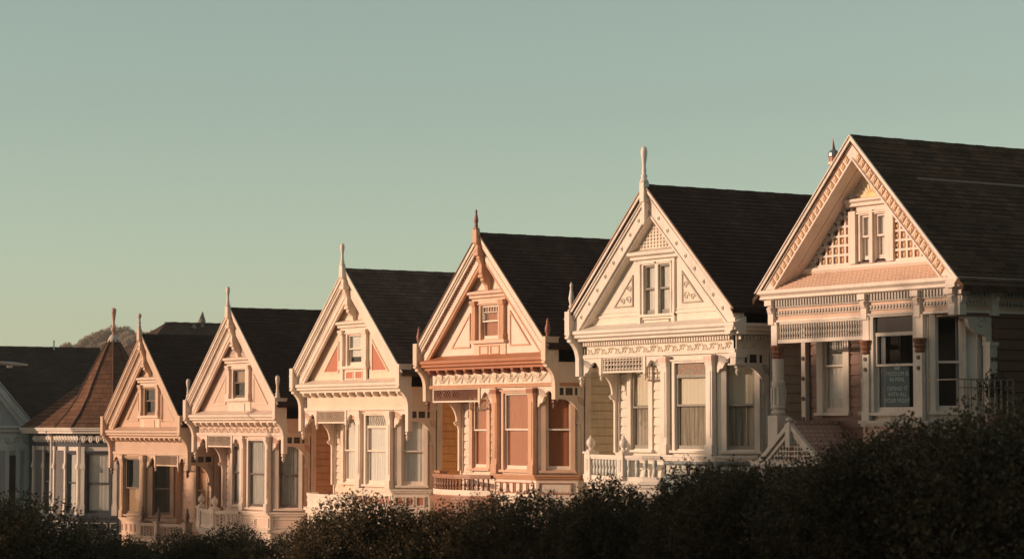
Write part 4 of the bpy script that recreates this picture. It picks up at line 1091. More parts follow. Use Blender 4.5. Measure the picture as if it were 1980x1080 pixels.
    m = MB(); m.ext_z(bp(0.10), -2.86, -2.80); m.ext_z(bp(0.05), -2.92, -2.86); m.build('bay_sill', GR, root)
    m = MB(); m.ext_z(bp(0.0), -3.5, -2.92); m.ext_z(bp(0.08), -HB, -3.5); m.build('bay_skirt', scalemat('skirt_shingles', (0.60, 0.40, 0.30)), root)
    m = MB(frR); m.ext_u([(0.0, -2.92), (0.24, -2.92), (0.24, -3.0), (0.16, -3.06), (0.16, -3.14), (0.08, -3.2), (0.0, -3.24)], 0.0, 1.3); m.build('corbel', GR, root)
    # scrolled side bracket and slim column behind
    m = MB(SF); pr = [(0.1, fz0-0.05), (0.95, fz0-0.05), (0.95, -1.22), (0.80, -1.2), (0.78, -1.08)]
    for k in range(8):
        a = math.pi/2*k/7; pr.append((0.74-0.46*math.sin(a), -1.05+0.33*(1-math.cos(a))))
    pr += [(0.2, fz0-0.16), (0.1, fz0-0.12)]
    m.ext_d(pr, -0.12, -0.02); br_ = m.build('scroll_bracket', L_shade, root)
    m = MB(SF); m.tube([(0.66+0.15*(1-0.8*t)*math.cos(t*9), -0.015, -0.80+0.15*(1-0.8*t)*math.sin(t*9)) for t in [j/16 for j in range(17)]], 0.02, 4); m.build('scroll_relief', GR, br_)
    m = MB(SF); m.box(0.80, 1.0, -0.12, 0.08, -2.9, -1.22); m.box(0.78, 1.02, -0.12, 0.11, -1.28, -1.20); pc_ = m.build('corner_post', L_shade, root)
    m = MB(SF)
    for u in (0.85, 0.95):
        for z in (-1.55, -1.95): m.ext_d([(u+0.035*math.cos(k*math.pi/5), z+0.045*math.sin(k*math.pi/5)) for k in range(10)], 0.08, 0.105)
    m.build('roundel', DK, pc_)
    # little entrance gable low at the left
    u0, dF = -1.90, 0.35; zt = -2.84; hw2 = 1.05; zb = -3.66; s2 = (zt-zb)/hw2
    PR = scalemat('porch_shingles', (0.48, 0.31, 0.25))
    m = MB(); 
    for sd_ in (-1, 1): m.ext_d([(u0, zt), (u0+sd_*(hw2+0.1), zt-s2*(hw2+0.1)), (u0+sd_*(hw2+0.1), zt-s2*(hw2+0.1)-0.06), (u0, zt-0.07)], dw, dF)
    m.box(u0-0.06, u0+0.06, dw, dF-0.1, zt-0.04, zt+0.05)
    pg = m.build('entrance_roof', PR, root)
    m = MB()
    for sd_ in (-1, 1):
        m.ext_d([(u0, zt+0.02), (u0+sd_*(hw2+0.14), zt-s2*(hw2+0.14)+0.02), (u0+sd_*(hw2+0.14), zt-s2*(hw2+0.14)-0.10), (u0, zt-0.10)], dF, dF+0.10)
        m.ext_d([(u0, zt-0.14), (u0+sd_*(hw2-0.1), zt-s2*(hw2-0.1)-0.14), (u0+sd_*(hw2-0.1), zt-s2*(hw2-0.1)-0.22), (u0, zt-0.24)], dF-0.03, dF+0.05)
    m.box(u0-0.08, u0+0.08, dF-0.02, dF+0.13, zt-0.5, zt-0.02); m.box(u0-hw2-0.3, u0+hw2+0.2, dF-0.1, dF+0.12, zb-0.14, zb-0.02)
    m.build('entrance_gable_trim', L_shade, pg)
    m = MB()
    for k in range(-9, 10):
        x = u0+k*0.1; h = zt-0.24-abs(k)*0.1*s2
        if h > zb+0.02 and abs(k) > 0: m.box(x-0.013, x+0.013, dF-0.02, dF+0.01, zb, h)
    for k in range(7):
        z = zb+0.1*k; e = (zt-0.24-z)/s2
        if e > 0.1: m.box(u0-e, u0+e, dF-0.018, dF+0.012, z-0.013, z+0.013)
    m.build('entrance_lattice', L_shade, pg)
    m = MB(); m.ext_d([(u0-hw2, zb), (u0+hw2, zb), (u0, zt-0.2)], dF-0.25, dF-0.2); m.build('entrance_tympanum', paint('brown_tymp', (0.40, 0.22, 0.16)), pg)
    m = MB()
    for x in (u0-hw2+0.1, u0+hw2-0.1): m.box(x-0.1, x+0.1, dF-0.12, dF+0.08, -HB+0.02, zb-0.14)
    m.build('entrance_post', L_shade, pg)
    m = MB(); m.lathe(u0, dF+0.06, [(0.03, zt), (0.07, zt+0.04), (0.08, zt+0.08), (0.02, zt+0.12)], 8); m.build('finial', L_shade, pg, smooth=True)
    # railed side balcony
    IR = metal('wrought_iron', (0.30, 0.24, 0.20), 0.5)
    m = MB(); m.box(2.4, 3.6, -1.1, 0.48, -3.02, -2.94); m.box(2.45, 3.55, -1.1, 0.42, -3.3, -3.02); m.build('side_balcony', GR, root)
    m = MB((3.45, -0.42, 0, 1, 1, 0)); Lr = 1.5
    m.box(0, Lr, -0.02, 0.02, -1.99, -1.965); m.box(0, Lr, -0.012, 0.012, -2.15, -2.13)
    rl_ = m.build('iron_railing', IR, root)
    m = MB((3.45, -0.42, 0, 1, 1, 0)); m.box(-0.012, 0.012, -0.012, 0.012, -2.94, -1.98)
    b0 = m.build('railing_bar', IR, rl_); copies(b0, [(0, Lr*k/9, 0) for k in range(1, 10)])
    m = MB((3.45, -0.42, 1, 0, 0, -1)); m.box(-0.9, 0, -0.02, 0.02, -1.99, -1.965); m.build('railing_return', IR, rl_)
    m = MB((3.45, -0.42, 0, 1, 1, 0))
    m.tube([(0.45+0.5*t, 0.03, -1.98-0.16*math.sin(math.pi*t)) for t in [j/8 for j in range(9)]], 0.012, 4); m.build('hanging_cable', metal('dark_cable', (0.04, 0.03, 0.03)), rl_)
    # vent stack behind the gable
    m = MB(); m.lathe(-1.72, -0.75, [(0.09, 1.2), (0.09, 2.86), (0.13, 2.86), (0.13, 2.93)], 12)
    vs = m.build('vent_stack', L, root, smooth=False)
    m = MB(); m.lathe(-1.72, -0.75, [(0.11, 2.93), (0.11, 3.03), (0.09, 3.05)], 12); m.build('vent_collar', paint('vent_red', (0.45, 0.18, 0.09)), vs)
    m = MB(); m.lathe(-1.72, -0.75, [(0.13, 3.05), (0.13, 3.12), (0.09, 3.17), (0.05, 3.2)], 12); m.ext_u([(-0.80, 3.18), (-0.70, 3.18), (-0.72, 3.46)], -1.735, -1.705); m.build('vent_cowl', metal('vent_metal', (0.3, 0.3, 0.3), 0.4, 0.5), vs)
    # poster in the bay window
    px, pz = 1.06, -2.13
    po = empty('window_poster', (HX+px, HY+0.088, HZ+pz-0.37))
    tag(po, 'teal paper poster with a crown and block lettering in the brown house window', 'poster')
    me = MB(); me.box(-0.37, 0.37, -0.003, 0.0, 0.0, 0.90); me.build('sheet', paint('poster_teal', (0.075, 0.13, 0.135), 0.6, 0.05), po, base=0)
    tm = paint('poster_ink', (0.48, 0.54, 0.52), 0.7, 0.02)
    for k, (t, z) in enumerate((('FREEDOM IS', 0.64), ('IN PERIL', 0.52), ('DEFEND IT', 0.33), ('WITH ALL', 0.21), ('YOUR MIGHT', 0.08))):
        cd = bpy.data.curves.new('lettering', 'FONT'); cd.body = t; cd.align_x = 'CENTER'; cd.size = 0.125; cd.extrude = 0.001; cd.space_character = 1.05
        tf = bpy.data.objects.new('font', cd); C.objects.link(tf); bpy.context.view_layer.update()
        lm = bpy.data.meshes.new_from_object(tf.evaluated_get(bpy.context.evaluated_depsgraph_get())); bpy.data.objects.remove(tf); lm.materials.clear(); lm.materials.append(tm)
        to = bpy.data.objects.new('lettering', lm); C.objects.link(to); to.parent = po; to.location = (0, -0.003, z); to.rotation_euler = (R(90), 0, 0)
    cr = MB()
    cr.box(-0.075, 0.075, 0.0, 0.004, 0.765, 0.785)
    cr.ext_d([(-0.08, 0.79), (0.08, 0.79), (0.10, 0.83), (0.075, 0.87), (0.03, 0.86), (0, 0.875), (-0.03, 0.86), (-0.075, 0.87), (-0.10, 0.83)], 0.0, 0.004)
    cr.box(-0.012, 0.012, 0.0, 0.004, 0.875, 0.905); cr.box(-0.022, 0.022, 0.0, 0.0045, 0.885, 0.895)
    cr.build('crown_emblem', tm, po, base=0)
    # pot plant on the side balcony
    t = empty('potted_plant', (HX+3.2, HY-0.2+1.0, HZ-2.94))
    tag(t, 'dark leafy pot plant on the side balcony of the brown house', 'plant')
    m = MB(); m.lathe(0, 0, [(0.12, 0), (0.17, 0.28), (0.18, 0.3)], 12); m.build('pot', paint('pot_clay', (0.25, 0.14, 0.1)), t, base=0)
    m = MB()
    for k in range(260):
        a, b = random.uniform(0, 6.28), random.uniform(-0.2, 1.4); r_ = random.uniform(0.1, 0.42)
        c = Vector((r_*math.cos(a)*math.cos(b), r_*math.sin(a)*math.cos(b), 0.45+r_*1.3*math.sin(b)+0.2))
        v = Vector((random.gauss(0, 1), random.gauss(0, 1), random.gauss(0, 1))).normalized()*0.06; w2 = v.cross(Vector((0.3, 0.5, 0.8))).normalized()*0.025
        m.face([m.p(*(c-v)), m.p(*(c+w2)), m.p(*(c+v)), m.p(*(c-w2))])
    m.build('leaves', leafmat('pot_leaf', (0.02, 0.03, 0.012), (0.035, 0.05, 0.02), (0.06, 0.06, 0.03)), t, base=0)
    return root
brown_house()

# ------------------------------------------------------------------ turret house
def turret_house():
    X, Y, Z = -29.42, 2.10, 3.67
    root = empty('turret_house', (X, Y, Z-HB)); tag(root, 'white house with dark blue trim and a steep brown shingled corner turret', 'house', 'row of victorian houses')
    W = paint('turret_white', (0.72, 0.64, 0.55)); N = paint('turret_navy', (0.055, 0.06, 0.075)); G = paint('turret_grey', (0.42, 0.38, 0.35))
    mats = dict(light=W, case=N, sash=N, ray=N, darkpane=DARKPANE)
    rm = roofmat('turret_roof', (0.135, 0.070, 0.045), (0.195, 0.105, 0.067), row=0.19, bw=0.30, uv=True)
    hip = paint('turret_hip', (0.10, 0.052, 0.034), 0.9)
    # octagonal roof with a slight flare; d is towards the street
    prof = [(1.96, 0.10), (1.55, 0.62), (1.20, 1.20), (0.80, 2.08), (0.42, 2.86), (0.16, 3.36)]
    k8 = math.tan(math.pi/8)
    def ring(a): return [(a*k8*sx, a*sy) for sx, sy in ((-1, 1), (1, 1))] 
    def octo(a): return [(-a*k8, a), (a*k8, a), (a, a*k8), (a, -a*k8), (a*k8, -a), (-a*k8, -a), (-a, -a*k8), (-a, a*k8)]
    m = MB(); run = 0
    for (a0, z0), (a1, z1) in zip(prof, prof[1:]):
        o0, o1 = octo(a0), octo(a1); L = math.hypot(a1-a0, z1-z0)
        n = max(1, int(round(L/0.19)))
        for c in range(n):
            t0, t1 = c/n, (c+1)/n
            for k in range(8):
                A_, B_ = o0[k], o0[(k+1) % 8]; D_, C_ = o1[k], o1[(k+1) % 8]
                def lerp(p, q_, t): return (p[0]+(q_[0]-p[0])*t, p[1]+(q_[1]-p[1])*t)
                a, b = lerp(A_, D_, t0), lerp(B_, C_, t0); c_, d_ = lerp(B_, C_, t1), lerp(A_, D_, t1)
                za, zb = z0+(z1-z0)*t0, z0+(z1-z0)*t1
                f_ = 1.014
                wa_, wb_ = math.dist(a, b)/2, math.dist(c_, d_)/2; v0, v1 = run+L*t0, run+L*t1
                m.face([m.p(a[0]*f_, a[1]*f_, za-0.0), m.p(b[0]*f_, b[1]*f_, za), m.p(c_[0], c_[1], zb+0.004), m.p(d_[0], d_[1], zb+0.004)],
                       [(k*3.1-wa_, v0), (k*3.1+wa_, v0), (k*3.1+wb_, v1), (k*3.1-wb_, v1)])
                m.face([m.p(a[0]*f_, a[1]*f_, za), m.p(b[0]*f_, b[1]*f_, za), m.p(b[0], b[1], za-0.02), m.p(a[0], a[1], za-0.02)])
        run += L
    tr = m.build('turret_roof', rm, root)
    m = MB()
    for k in range(8):
        pts = [(octo(a)[k][0]*1.01, octo(a)[k][1]*1.01, z+0.02) for a, z in prof]
        for p0, p1 in zip(pts, pts[1:]):
            n = max(1, int(math.dist(p0, p1)/0.2))
            for c in range(n):
                a = [p0[i]+(p1[i]-p0[i])*c/n for i in range(3)]; b = [p0[i]+(p1[i]-p0[i])*(c+1)/n for i in range(3)]
                m.tube([a, b], [0.042, 0.03], 5)
    m.build('hip_shingles', hip, tr)
    m = MB(); m.lathe(0, 0, [(0.24, 3.28), (0.20, 3.40), (0.13, 3.52), (0.10, 3.56)], 12); m.build('turret_cap', paint('cap_pale', (0.6, 0.5, 0.42)), root, smooth=True)
    finial(root, 0, 0, 3.55, [(0.07, 0), (0.05, 0.08), (0.11, 0.16), (0.13, 0.22), (0.08, 0.3), (0.05, 0.36), (0.055, 0.5), (0.085, 0.72), (0.11, 0.86), (0.12, 0.94), (0.07, 1.0), (0.01, 1.02)], paint('turret_finial', (0.55, 0.30, 0.22)))
    # wing roof running left from the turret
    m = MB(); ue, zr, yr = -4.35, 1.95, -0.4
    front = [(ue, 1.96), (-0.3, 1.96), (-0.3, yr), (ue+0.9, yr)]
    nC = 13
    for c in range(nC):
        t0, t1 = c/nC, (c+1)/nC
        l0, l1 = ue+0.9*t0, ue+0.9*t1; d0, d1 = 1.96+(yr-1.96)*t0, 1.96+(yr-1.96)*t1; z0, z1 = 0.1+(zr-0.1)*t0, 0.1+(zr-0.1)*t1
        m.face([m.p(l0, d0+0.02, z0+0.02), m.p(-0.3, d0+0.02, z0+0.02), m.p(-0.3, d1, z1), m.p(l1, d1, z1)], [(l0, t0*2.95), (-0.3, t0*2.95), (-0.3, t1*2.95), (l1, t1*2.95)])
        m.face([m.p(l0, d0+0.02, z0+0.02), m.p(-0.3, d0+0.02, z0+0.02), m.p(-0.3, d0, z0-0.0), m.p(l0, d0, z0)])
    m.face([m.p(ue, 1.96, 0.1), m.p(ue+0.9, yr, zr), m.p(ue+0.9, -4.0, zr), m.p(ue, -6.0, 0.1)], [(0, 0), (0, 2.9), (4, 2.9), (8, 0)])
    m.face([m.p(ue+0.9, yr, zr), m.p(-0.3, yr, zr), m.p(-0.3, -4.0, zr), m.p(ue+0.9, -4.0, zr)], [(0, 0), (3, 0), (3, 3), (0, 3)])
    m.build('wing_roof', rm, root)
    # body
    m = MB(); m.box(-3.9, 3.0, -12, 0.2, -HB, 0.0); m.build('rear_wall', G, root)
    # gutter along the eaves: wing front, then the octagon
    eave = [(ue, 1.96)]+[(-0.82, 1.96), (0.82, 1.96), (1.96, 0.82), (1.96, -0.8)]
    m = MB(); m.ribbon(eave, -0.30, 0.03, -0.02, 0.06); m.ribbon(eave, -0.25, -0.04, -0.12, -0.02); m.ribbon(eave, -0.4, 0.06, 0.05, 0.10); m.build('gutter', W, root)
    wallp = [(-3.78, 1.60), (0.81, 1.60), (1.90, 0.51), (1.90, -0.8)]
    m = MB(); m.ribbon(wallp, -0.1, 0.0, -0.60, -0.12); fz = m.build('frieze', N, root)
    m = MB()
    for fr, L in (((-3.78, -1.60, 1, 0, 0, -1), 4.55), ((0.81, -1.60, 0.7071, 0.7071, 0.7071, -0.7071), 1.5)):
        m.fr = fr; n = int(L/0.28)
        for k in range(n):
            uc = 0.14+k*0.28
            for sg in (1, -1):
                m.tube([(uc+sg*(0.02+0.11*(1-0.7*t)*math.cos(t*5)), 0.04, -0.36+0.16*(1-0.7*t)*math.sin(t*5)*1.0) for t in [j/9 for j in range(10)]], 0.045, 5)
    m.build('scroll_relief', W, fz)
    # front wall of the wing and turret, facet
    F = (0, -1.60, 1, 0, 0, -1); q = 0.7071; FR = (0.81, -1.60, q, q, q, -q)
    w1, w2, w3 = (-2.56, -1.84), (-0.36, 0.50), (0.28, 1.16)
    zb, zt = -3.0, -0.84
    m = MB(F); flatwall(m, -3.78, 0.80, -HB, -0.6, 0.0, [w1+(zb, zt), w2+(zb, zt)])
    m.fr = FR; flatwall(m, 0.02, 1.52, -HB, -0.6, 0.0, [w3+(zb, zt)])
    m.fr = (-3.78, -1.60, 0, 1, -1, 0); m.box(0, 3, -0.1, 0, -HB, -0.6)
    m.fr = (1.88, -0.53, 0, 1, 1, 0); m.box(0, 3, -0.1, 0, -HB, -0.6)
    m.build('front_wall', W, root)
    for fr, (a, b) in ((F, w1), (F, w2), (FR, w3)):
        window(root, fr, a, b, zb, zt, 0.0, mats, meet=-1.93, cas=0.07, head=0.05, curtain=[(a, b, zb+(0.0 if fr is not F else 0.05), zt, 'blind', WHITEB)], sash=0.05)
    for fr, us in ((F, (-3.72, -2.70, -1.62, -0.52, 0.70)), (FR, (0.12, 1.38))):
        for u in us:
            m = MB(fr); m.box(u-0.075, u+0.075, 0.0, 0.08, -2.72, -0.6); m.box(u-0.10, u+0.10, 0.0, 0.12, -1.42, -1.30); m.box(u-0.09, u+0.09, 0.0, 0.10, -1.30, -1.22); m.box(u-0.10, u+0.10, 0.0, 0.12, -3.1, -2.72)
            m.build('pilaster', W, root)
    for a, b in ((-3.60, -2.80), (-1.50, -0.68)):
        m = MB(F); m.box(a, b, 0.0, 0.015, -3.1, -0.75); lp = m.build('lattice_panel', N, root)
        g = MB(F)
        for k in range(44):
            z0 = -3.1-(b-a)+k*0.085
            pl = clip(clip([(a, z0), (a, z0+0.03), (b, z0+0.03+(b-a)), (b, z0+(b-a))], 0, 1, -0.75), 0, -1, 3.1)
            if len(pl) > 2: g.ext_d(pl, 0.015, 0.03)
        g.build('lattice', G, lp)
    m = MB(F); m.lathe(-1.74, 0.12, [(0.045, -HB), (0.045, -0.2)], 8); m.tube([(-1.74, 0.12, -0.22), (-1.74, 0.3, -0.1), (-1.74, 0.36, 0.02)], 0.045, 6); m.build('downspout', W, root)
    m = MB(); sillp = [(-3.80, 1.60), (0.81, 1.60), (1.90, 0.51)]
    m.ribbon(sillp, -0.05, 0.16, -3.17, -3.10); m.ribbon(sillp, -0.05, 0.10, -3.23, -3.17); m.build('window_sill', N, root)
    m = MB(); m.ribbon(sillp, 0.0, 0.04, -3.75, -3.23); bs = m.build('base_band', N, root)
    m = MB()
    for fr, a, b in ((F, -3.5, -0.2), (F, 0.0, 0.75), (FR, 0.1, 1.1), (FR, 1.2, 1.45)):
        m.fr = fr
        for qd in ((a, b, -3.40, -3.36), (a, b, -3.62, -3.58), (a, a+0.04, -3.58, -3.40), (b-0.04, b, -3.58, -3.40)): m.box(qd[0], qd[1], 0.04, 0.06, qd[2], qd[3])
    m.build('base_panel_frame', W, bs)
    m = MB(); m.ribbon(sillp, 0.0, 0.08, -3.95, -3.75); m.build('base_moulding', G, root)
    return root
turret_house()

# ------------------------------------------------------------------ shaded house at the left edge
def shaded_house():
    X, Y, Z = -38.0, 0.0, 3.80
    root = empty('shaded_house', (X, Y, Z-HB)); tag(root, 'pale grey house with dark roof in full shade beside the turret house', 'house', 'row of victorian houses')
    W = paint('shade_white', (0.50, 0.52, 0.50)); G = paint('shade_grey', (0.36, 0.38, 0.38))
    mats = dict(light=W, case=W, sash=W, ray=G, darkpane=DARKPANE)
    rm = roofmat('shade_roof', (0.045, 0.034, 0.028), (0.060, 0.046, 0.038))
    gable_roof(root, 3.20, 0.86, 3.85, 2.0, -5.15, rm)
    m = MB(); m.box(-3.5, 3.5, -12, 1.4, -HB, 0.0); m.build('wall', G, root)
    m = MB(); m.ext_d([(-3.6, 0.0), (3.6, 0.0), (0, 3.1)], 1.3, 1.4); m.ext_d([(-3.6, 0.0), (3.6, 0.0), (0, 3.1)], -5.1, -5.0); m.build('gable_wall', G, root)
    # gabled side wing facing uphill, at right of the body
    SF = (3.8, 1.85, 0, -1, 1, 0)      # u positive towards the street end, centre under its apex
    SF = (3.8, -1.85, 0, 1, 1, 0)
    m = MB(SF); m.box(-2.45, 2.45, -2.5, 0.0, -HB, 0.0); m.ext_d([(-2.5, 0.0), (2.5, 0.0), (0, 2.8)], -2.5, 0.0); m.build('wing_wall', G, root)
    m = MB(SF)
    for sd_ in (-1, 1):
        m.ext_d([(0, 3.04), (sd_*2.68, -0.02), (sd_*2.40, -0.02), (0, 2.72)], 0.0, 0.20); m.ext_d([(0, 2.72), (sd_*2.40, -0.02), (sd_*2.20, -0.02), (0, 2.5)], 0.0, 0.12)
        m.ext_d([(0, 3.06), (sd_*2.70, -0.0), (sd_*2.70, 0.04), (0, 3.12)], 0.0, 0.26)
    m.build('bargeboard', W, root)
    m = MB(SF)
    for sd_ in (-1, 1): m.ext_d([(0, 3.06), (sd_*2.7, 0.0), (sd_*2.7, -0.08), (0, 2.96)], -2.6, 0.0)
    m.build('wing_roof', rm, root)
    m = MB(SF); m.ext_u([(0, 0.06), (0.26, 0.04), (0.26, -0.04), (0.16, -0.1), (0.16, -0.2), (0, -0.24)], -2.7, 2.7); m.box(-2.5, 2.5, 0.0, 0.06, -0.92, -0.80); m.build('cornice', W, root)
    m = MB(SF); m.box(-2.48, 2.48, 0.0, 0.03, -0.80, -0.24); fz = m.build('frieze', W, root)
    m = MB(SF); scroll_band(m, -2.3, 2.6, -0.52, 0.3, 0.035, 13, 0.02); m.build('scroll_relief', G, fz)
    a, b = 1.70, 1.98
    m = MB(SF)
    for u in (1.2, 1.62, 2.06, 2.42): m.box(u-0.08, u+0.08, 0.0, 0.08, -3.6, -0.92)
    m.box(1.0, 2.5, 0.0, 0.1, -3.75, -3.6); m.build('pilaster', W, root)
    m = MB(SF); m.box(a, b, 0.001, 0.02, -3.3, -1.1); m.build('window', DARKPANE, root)
    # ridge vent
    m = MB(); m.lathe(0.12, -3.1, [(0.03, 3.1), (0.03, 3.5)], 8); m.build('vent_pipe', W, root)
    return root
shaded_house()

# ------------------------------------------------------------------ roof of a house behind the row
def rear_house():
    X, Y, Z = -55.7, 16.0, 8.93
    base = -8.0
    root = empty('rear_house', (X, Y, base)); tag(root, 'dark hip roofed house with a wind vent, showing behind the tan house', 'house')
    rm = roofmat('rear_roof', (0.060, 0.040, 0.032), (0.085, 0.058, 0.046))
    h = Z-base; m = MB()
    hw, run = 5.0, 5.0; ez = h-3.9; ln = 9
    v = [m.p(0, 0, h), m.p(0, -ln, h), m.p(-hw, run, ez), m.p(hw, run, ez), m.p(hw, -ln-run, ez), m.p(-hw, -ln-run, ez)]
    m.face([v[0], v[2], v[3]]); m.face([v[0], v[3], v[4], v[1]]); m.face([v[1], v[4], v[5]]); m.face([v[0], v[1], v[5], v[2]]); m.face([v[2], v[5], v[4], v[3]])
    ro = m.build('roof', rm, root, base=0)
    m = MB(); k = 0
    while k < ln: m.box(-0.13, 0.13, -k-0.3, -k-0.02, h-0.06, h+0.05+0.015*((int(k/0.32)) % 2)); k += 0.32
    m.build('ridge_cap', rm, ro, base=0)
    m = MB(); m.box(-hw+0.4, hw-0.4, -ln-run+0.4, run-0.4, 0, ez); m.build('wall', paint('rear_wall', (0.3, 0.26, 0.22)), root, base=0)
    VM = metal('zinc_vent', (0.22, 0.18, 0.16), 0.6, 0.0)
    m = MB(); m.lathe(0.1, -1.95, [(0.10, h-0.2), (0.10, h+0.0), (0.19, h+0.06), (0.17, h+0.2), (0.08, h+0.28)], 12)
    m.ext_u([(-2.15, h+0.1), (-1.75, h+0.1), (-1.86, h+0.35), (-1.98, h+0.62)], 0.06, 0.14); m.build('wind_vent', VM, root, base=0)
    m = MB(); m.lathe(0.25, -1.45, [(0.1, h-0.45), (0.1, h-0.2), (0.16, h-0.2), (0.03, h-0.02)], 10); m.build('vent_pipe', VM, root, base=0)
rear_house()

# ------------------------------------------------------------------ street lamp at the left edge
def street_lamp():
    x, y, z = -17.1, -6.45, 5.72
    py = -9.2
    root = empty('street_lamp', (x, py, gz(x))); tag(root, 'grey street lamp with a long flat head, before the shaded house', 'street lamp')
    M = metal('lamp_paint', (0.36, 0.34, 0.31), 0.45); h = z-gz(x)
    m = MB(); m.lathe(0, 0, [(0.14, 0), (0.14, 0.4), (0.09, 0.5), (0.06, h+0.2)], 12); m.build('pole', M, root, base=0)
    m = MB(); m.tube([(0, 0, h-0.3), (0, -1.0, h+0.0), (0, -2.3, h+0.05)], 0.03, 8); m.build('arm', M, root, base=0)
    m = MB(); n = 10; rings = []
    for k in range(n+1):
        t = k/n; d = -2.15-t*1.05; w_ = 0.03+0.12*math.sin(math.pi*min(1, t*0.9+0.12))**0.7; hh = 0.02+0.085*math.sin(math.pi*min(1, t*0.62+0.12))*(1-t*0.75)
        rings.append([m.p(w_*math.cos(a), d, h+0.06-t*0.05+hh*math.sin(a)*(1 if math.sin(a) > 0 else 0.8)) for a in [2*math.pi*j/10 for j in range(10)]])
    for a, b in zip(rings, rings[1:]):
        for j in range(10): m.face((a[j], a[(j+1) % 10], b[(j+1) % 10], b[j]))
    m.face(rings[0]); m.face(rings[-1]); hd = m.build('lamp_head', M, root, smooth=True, base=0)
    m = MB(); m.lathe(0, -2.62, [(0.10, h-0.02), (0.085, h-0.06), (0.04, h-0.085)], 10); m.build('lens', paint('lamp_lens', (0.55, 0.52, 0.45), 0.2), hd, smooth=True, base=0)
street_lamp()

# ------------------------------------------------------------------ vegetation
rng = np.random.default_rng(11)
def leaf_cloud(centers, normals, size, jitter=0.5):
    """small pointed leaves round given points, as vertex and face arrays"""
    n = len(centers)
    d = rng.normal(size=(n, 3)); d /= np.linalg.norm(d, axis=1)[:, None]
    d = d*0.9+normals*0.9; d /= np.linalg.norm(d, axis=1)[:, None]
    t = np.cross(d, rng.normal(size=(n, 3))); t /= np.linalg.norm(t, axis=1)[:, None]
    L = size*(0.7+0.7*rng.random((n, 1))); Wd = L*0.42
    v = np.stack([centers, centers+d*L*0.5+t*Wd, centers+d*L, centers+d*L*0.5-t*Wd], axis=1).reshape(-1, 3)
    return v
def cloud_mesh(name, v, mat):
    me = bpy.data.meshes.new(name); nf = len(v)//4
    me.vertices.add(len(v)); me.vertices.foreach_set('co', v.astype(np.float32).ravel())
    me.loops.add(nf*4); me.loops.foreach_set('vertex_index', np.arange(nf*4, dtype=np.int32))
    me.polygons.add(nf); me.polygons.foreach_set('loop_start', np.arange(0, nf*4, 4, dtype=np.int32)); me.polygons.foreach_set('loop_total', np.full(nf, 4, np.int32))
    me.materials.append(mat); me.update(calc_edges=True); return me
def lobes(n, rx, rz, zc, r0, r1, up=-0.25):
    out = []
    for k in range(n):
        while True:
            p = rng.normal(size=3); p /= np.linalg.norm(p)
            if p[2] > up: break
        f = 0.68+0.24*rng.random()
        out.append((np.array([p[0]*rx*f, p[1]*rx*f, zc+p[2]*rz*f]), r0+(r1-r0)*rng.random()))
    return out
def foliage(lb, twigs, leaves, lsize, tw=0.16):
    cs, ns = [], []
    for c, r in lb:
        n = int(twigs*r*r)
        p = rng.normal(size=(n, 3)); p /= np.linalg.norm(p, axis=1)[:, None]
        rad = r*(0.62+0.42*rng.random((n, 1))**0.6)
        tips = c+p*rad*np.array([1, 1, 1.05])
        td = p+np.array([0, 0, 0.55])+rng.normal(size=(n, 3))*0.35; td /= np.linalg.norm(td, axis=1)[:, None]
        for j in range(leaves):
            f = rng.random((n, 1))
            cs.append(tips+td*tw*(f-0.2)+rng.normal(size=(n, 3))*0.02); ns.append(td)
    return leaf_cloud(np.concatenate(cs), np.concatenate(ns), lsize)
BUSH = leafmat('bush_leaf', (0.060, 0.046, 0.022), (0.095, 0.070, 0.034), (0.20, 0.128, 0.066))
STEM = paint('bark', (0.09, 0.065, 0.045), 0.9)
bmeshes = []
for k in range(3):
    lb = lobes(46, 1.0, 0.95, 0.0, 0.22, 0.42, up=-0.5)+[(np.array([0, 0, -0.1]), 0.72)]
    bmeshes.append(cloud_mesh('foliage', foliage(lb, 2100, 12, 0.027, 0.21), BUSH))
m = MB()
for k in range(6):
    a = k*1.05; m.tube([(0.08*math.cos(a), 0.08*math.sin(a), -2.6), (0.2*math.cos(a), 0.2*math.sin(a), -1.2), (0.5*math.cos(a+0.3), 0.5*math.sin(a+0.3), -0.2)], [0.05, 0.04, 0.015], 6)
stem_o = m.build('stem', STEM, None, base=0); stem_me = stem_o.data; bpy.data.objects.remove(stem_o)
BUSHES = [
    # x, y, top z, radius, mesh, label
    (38.75, -17.75, 4.22, 1.40, 0, 'tall dark shrub at the right frame edge, below the iron railing'),
    (36.85, -18.05, 3.80, 1.0, 1, 'rounded dark shrub below the window poster'),
    (35.3, -18.1, 3.60, 0.85, 2, 'dark shrub below the little entrance gable'),
    (33.95, -17.85, 3.47, 0.72, 0, 'dark shrub hiding the base of the white house bay'),
    (32.35, -17.9, 3.17, 0.92, 1, 'dark shrub below the urn topped white balustrade'),
    (31.05, -18.0, 3.14, 0.92, 2, 'dark clipped shrub below the rust house bay'),
    (29.75, -18.25, 3.04, 0.90, 0, 'dark shrub below the turned brown balusters'),
    (28.9, -19.3, 2.93, 0.95, 1, 'warmly sunlit shrub below the peach house balcony'),
    (27.7, -19.0, 2.74, 0.85, 2, 'sunlit small leaved shrub left of the warm lit one'),
    (26.0, -19.0, 2.50, 0.85, 0, 'low dark shrub below the pierced balustrade'),
    (24.6, -19.2, 2.42, 0.80, 1, 'low dark shrub below the lattice screened porch'),
    (23.6, -19.7, 2.42, 0.80, 2, 'low shrub below the tan house bay'),
    (24.2, -20.9, 2.54, 0.80, 0, 'dark shrub before the turret house base'),
    (24.1, -21.9, 2.83, 1.25, 1, 'broad dark shrub at the lower left corner'),
]
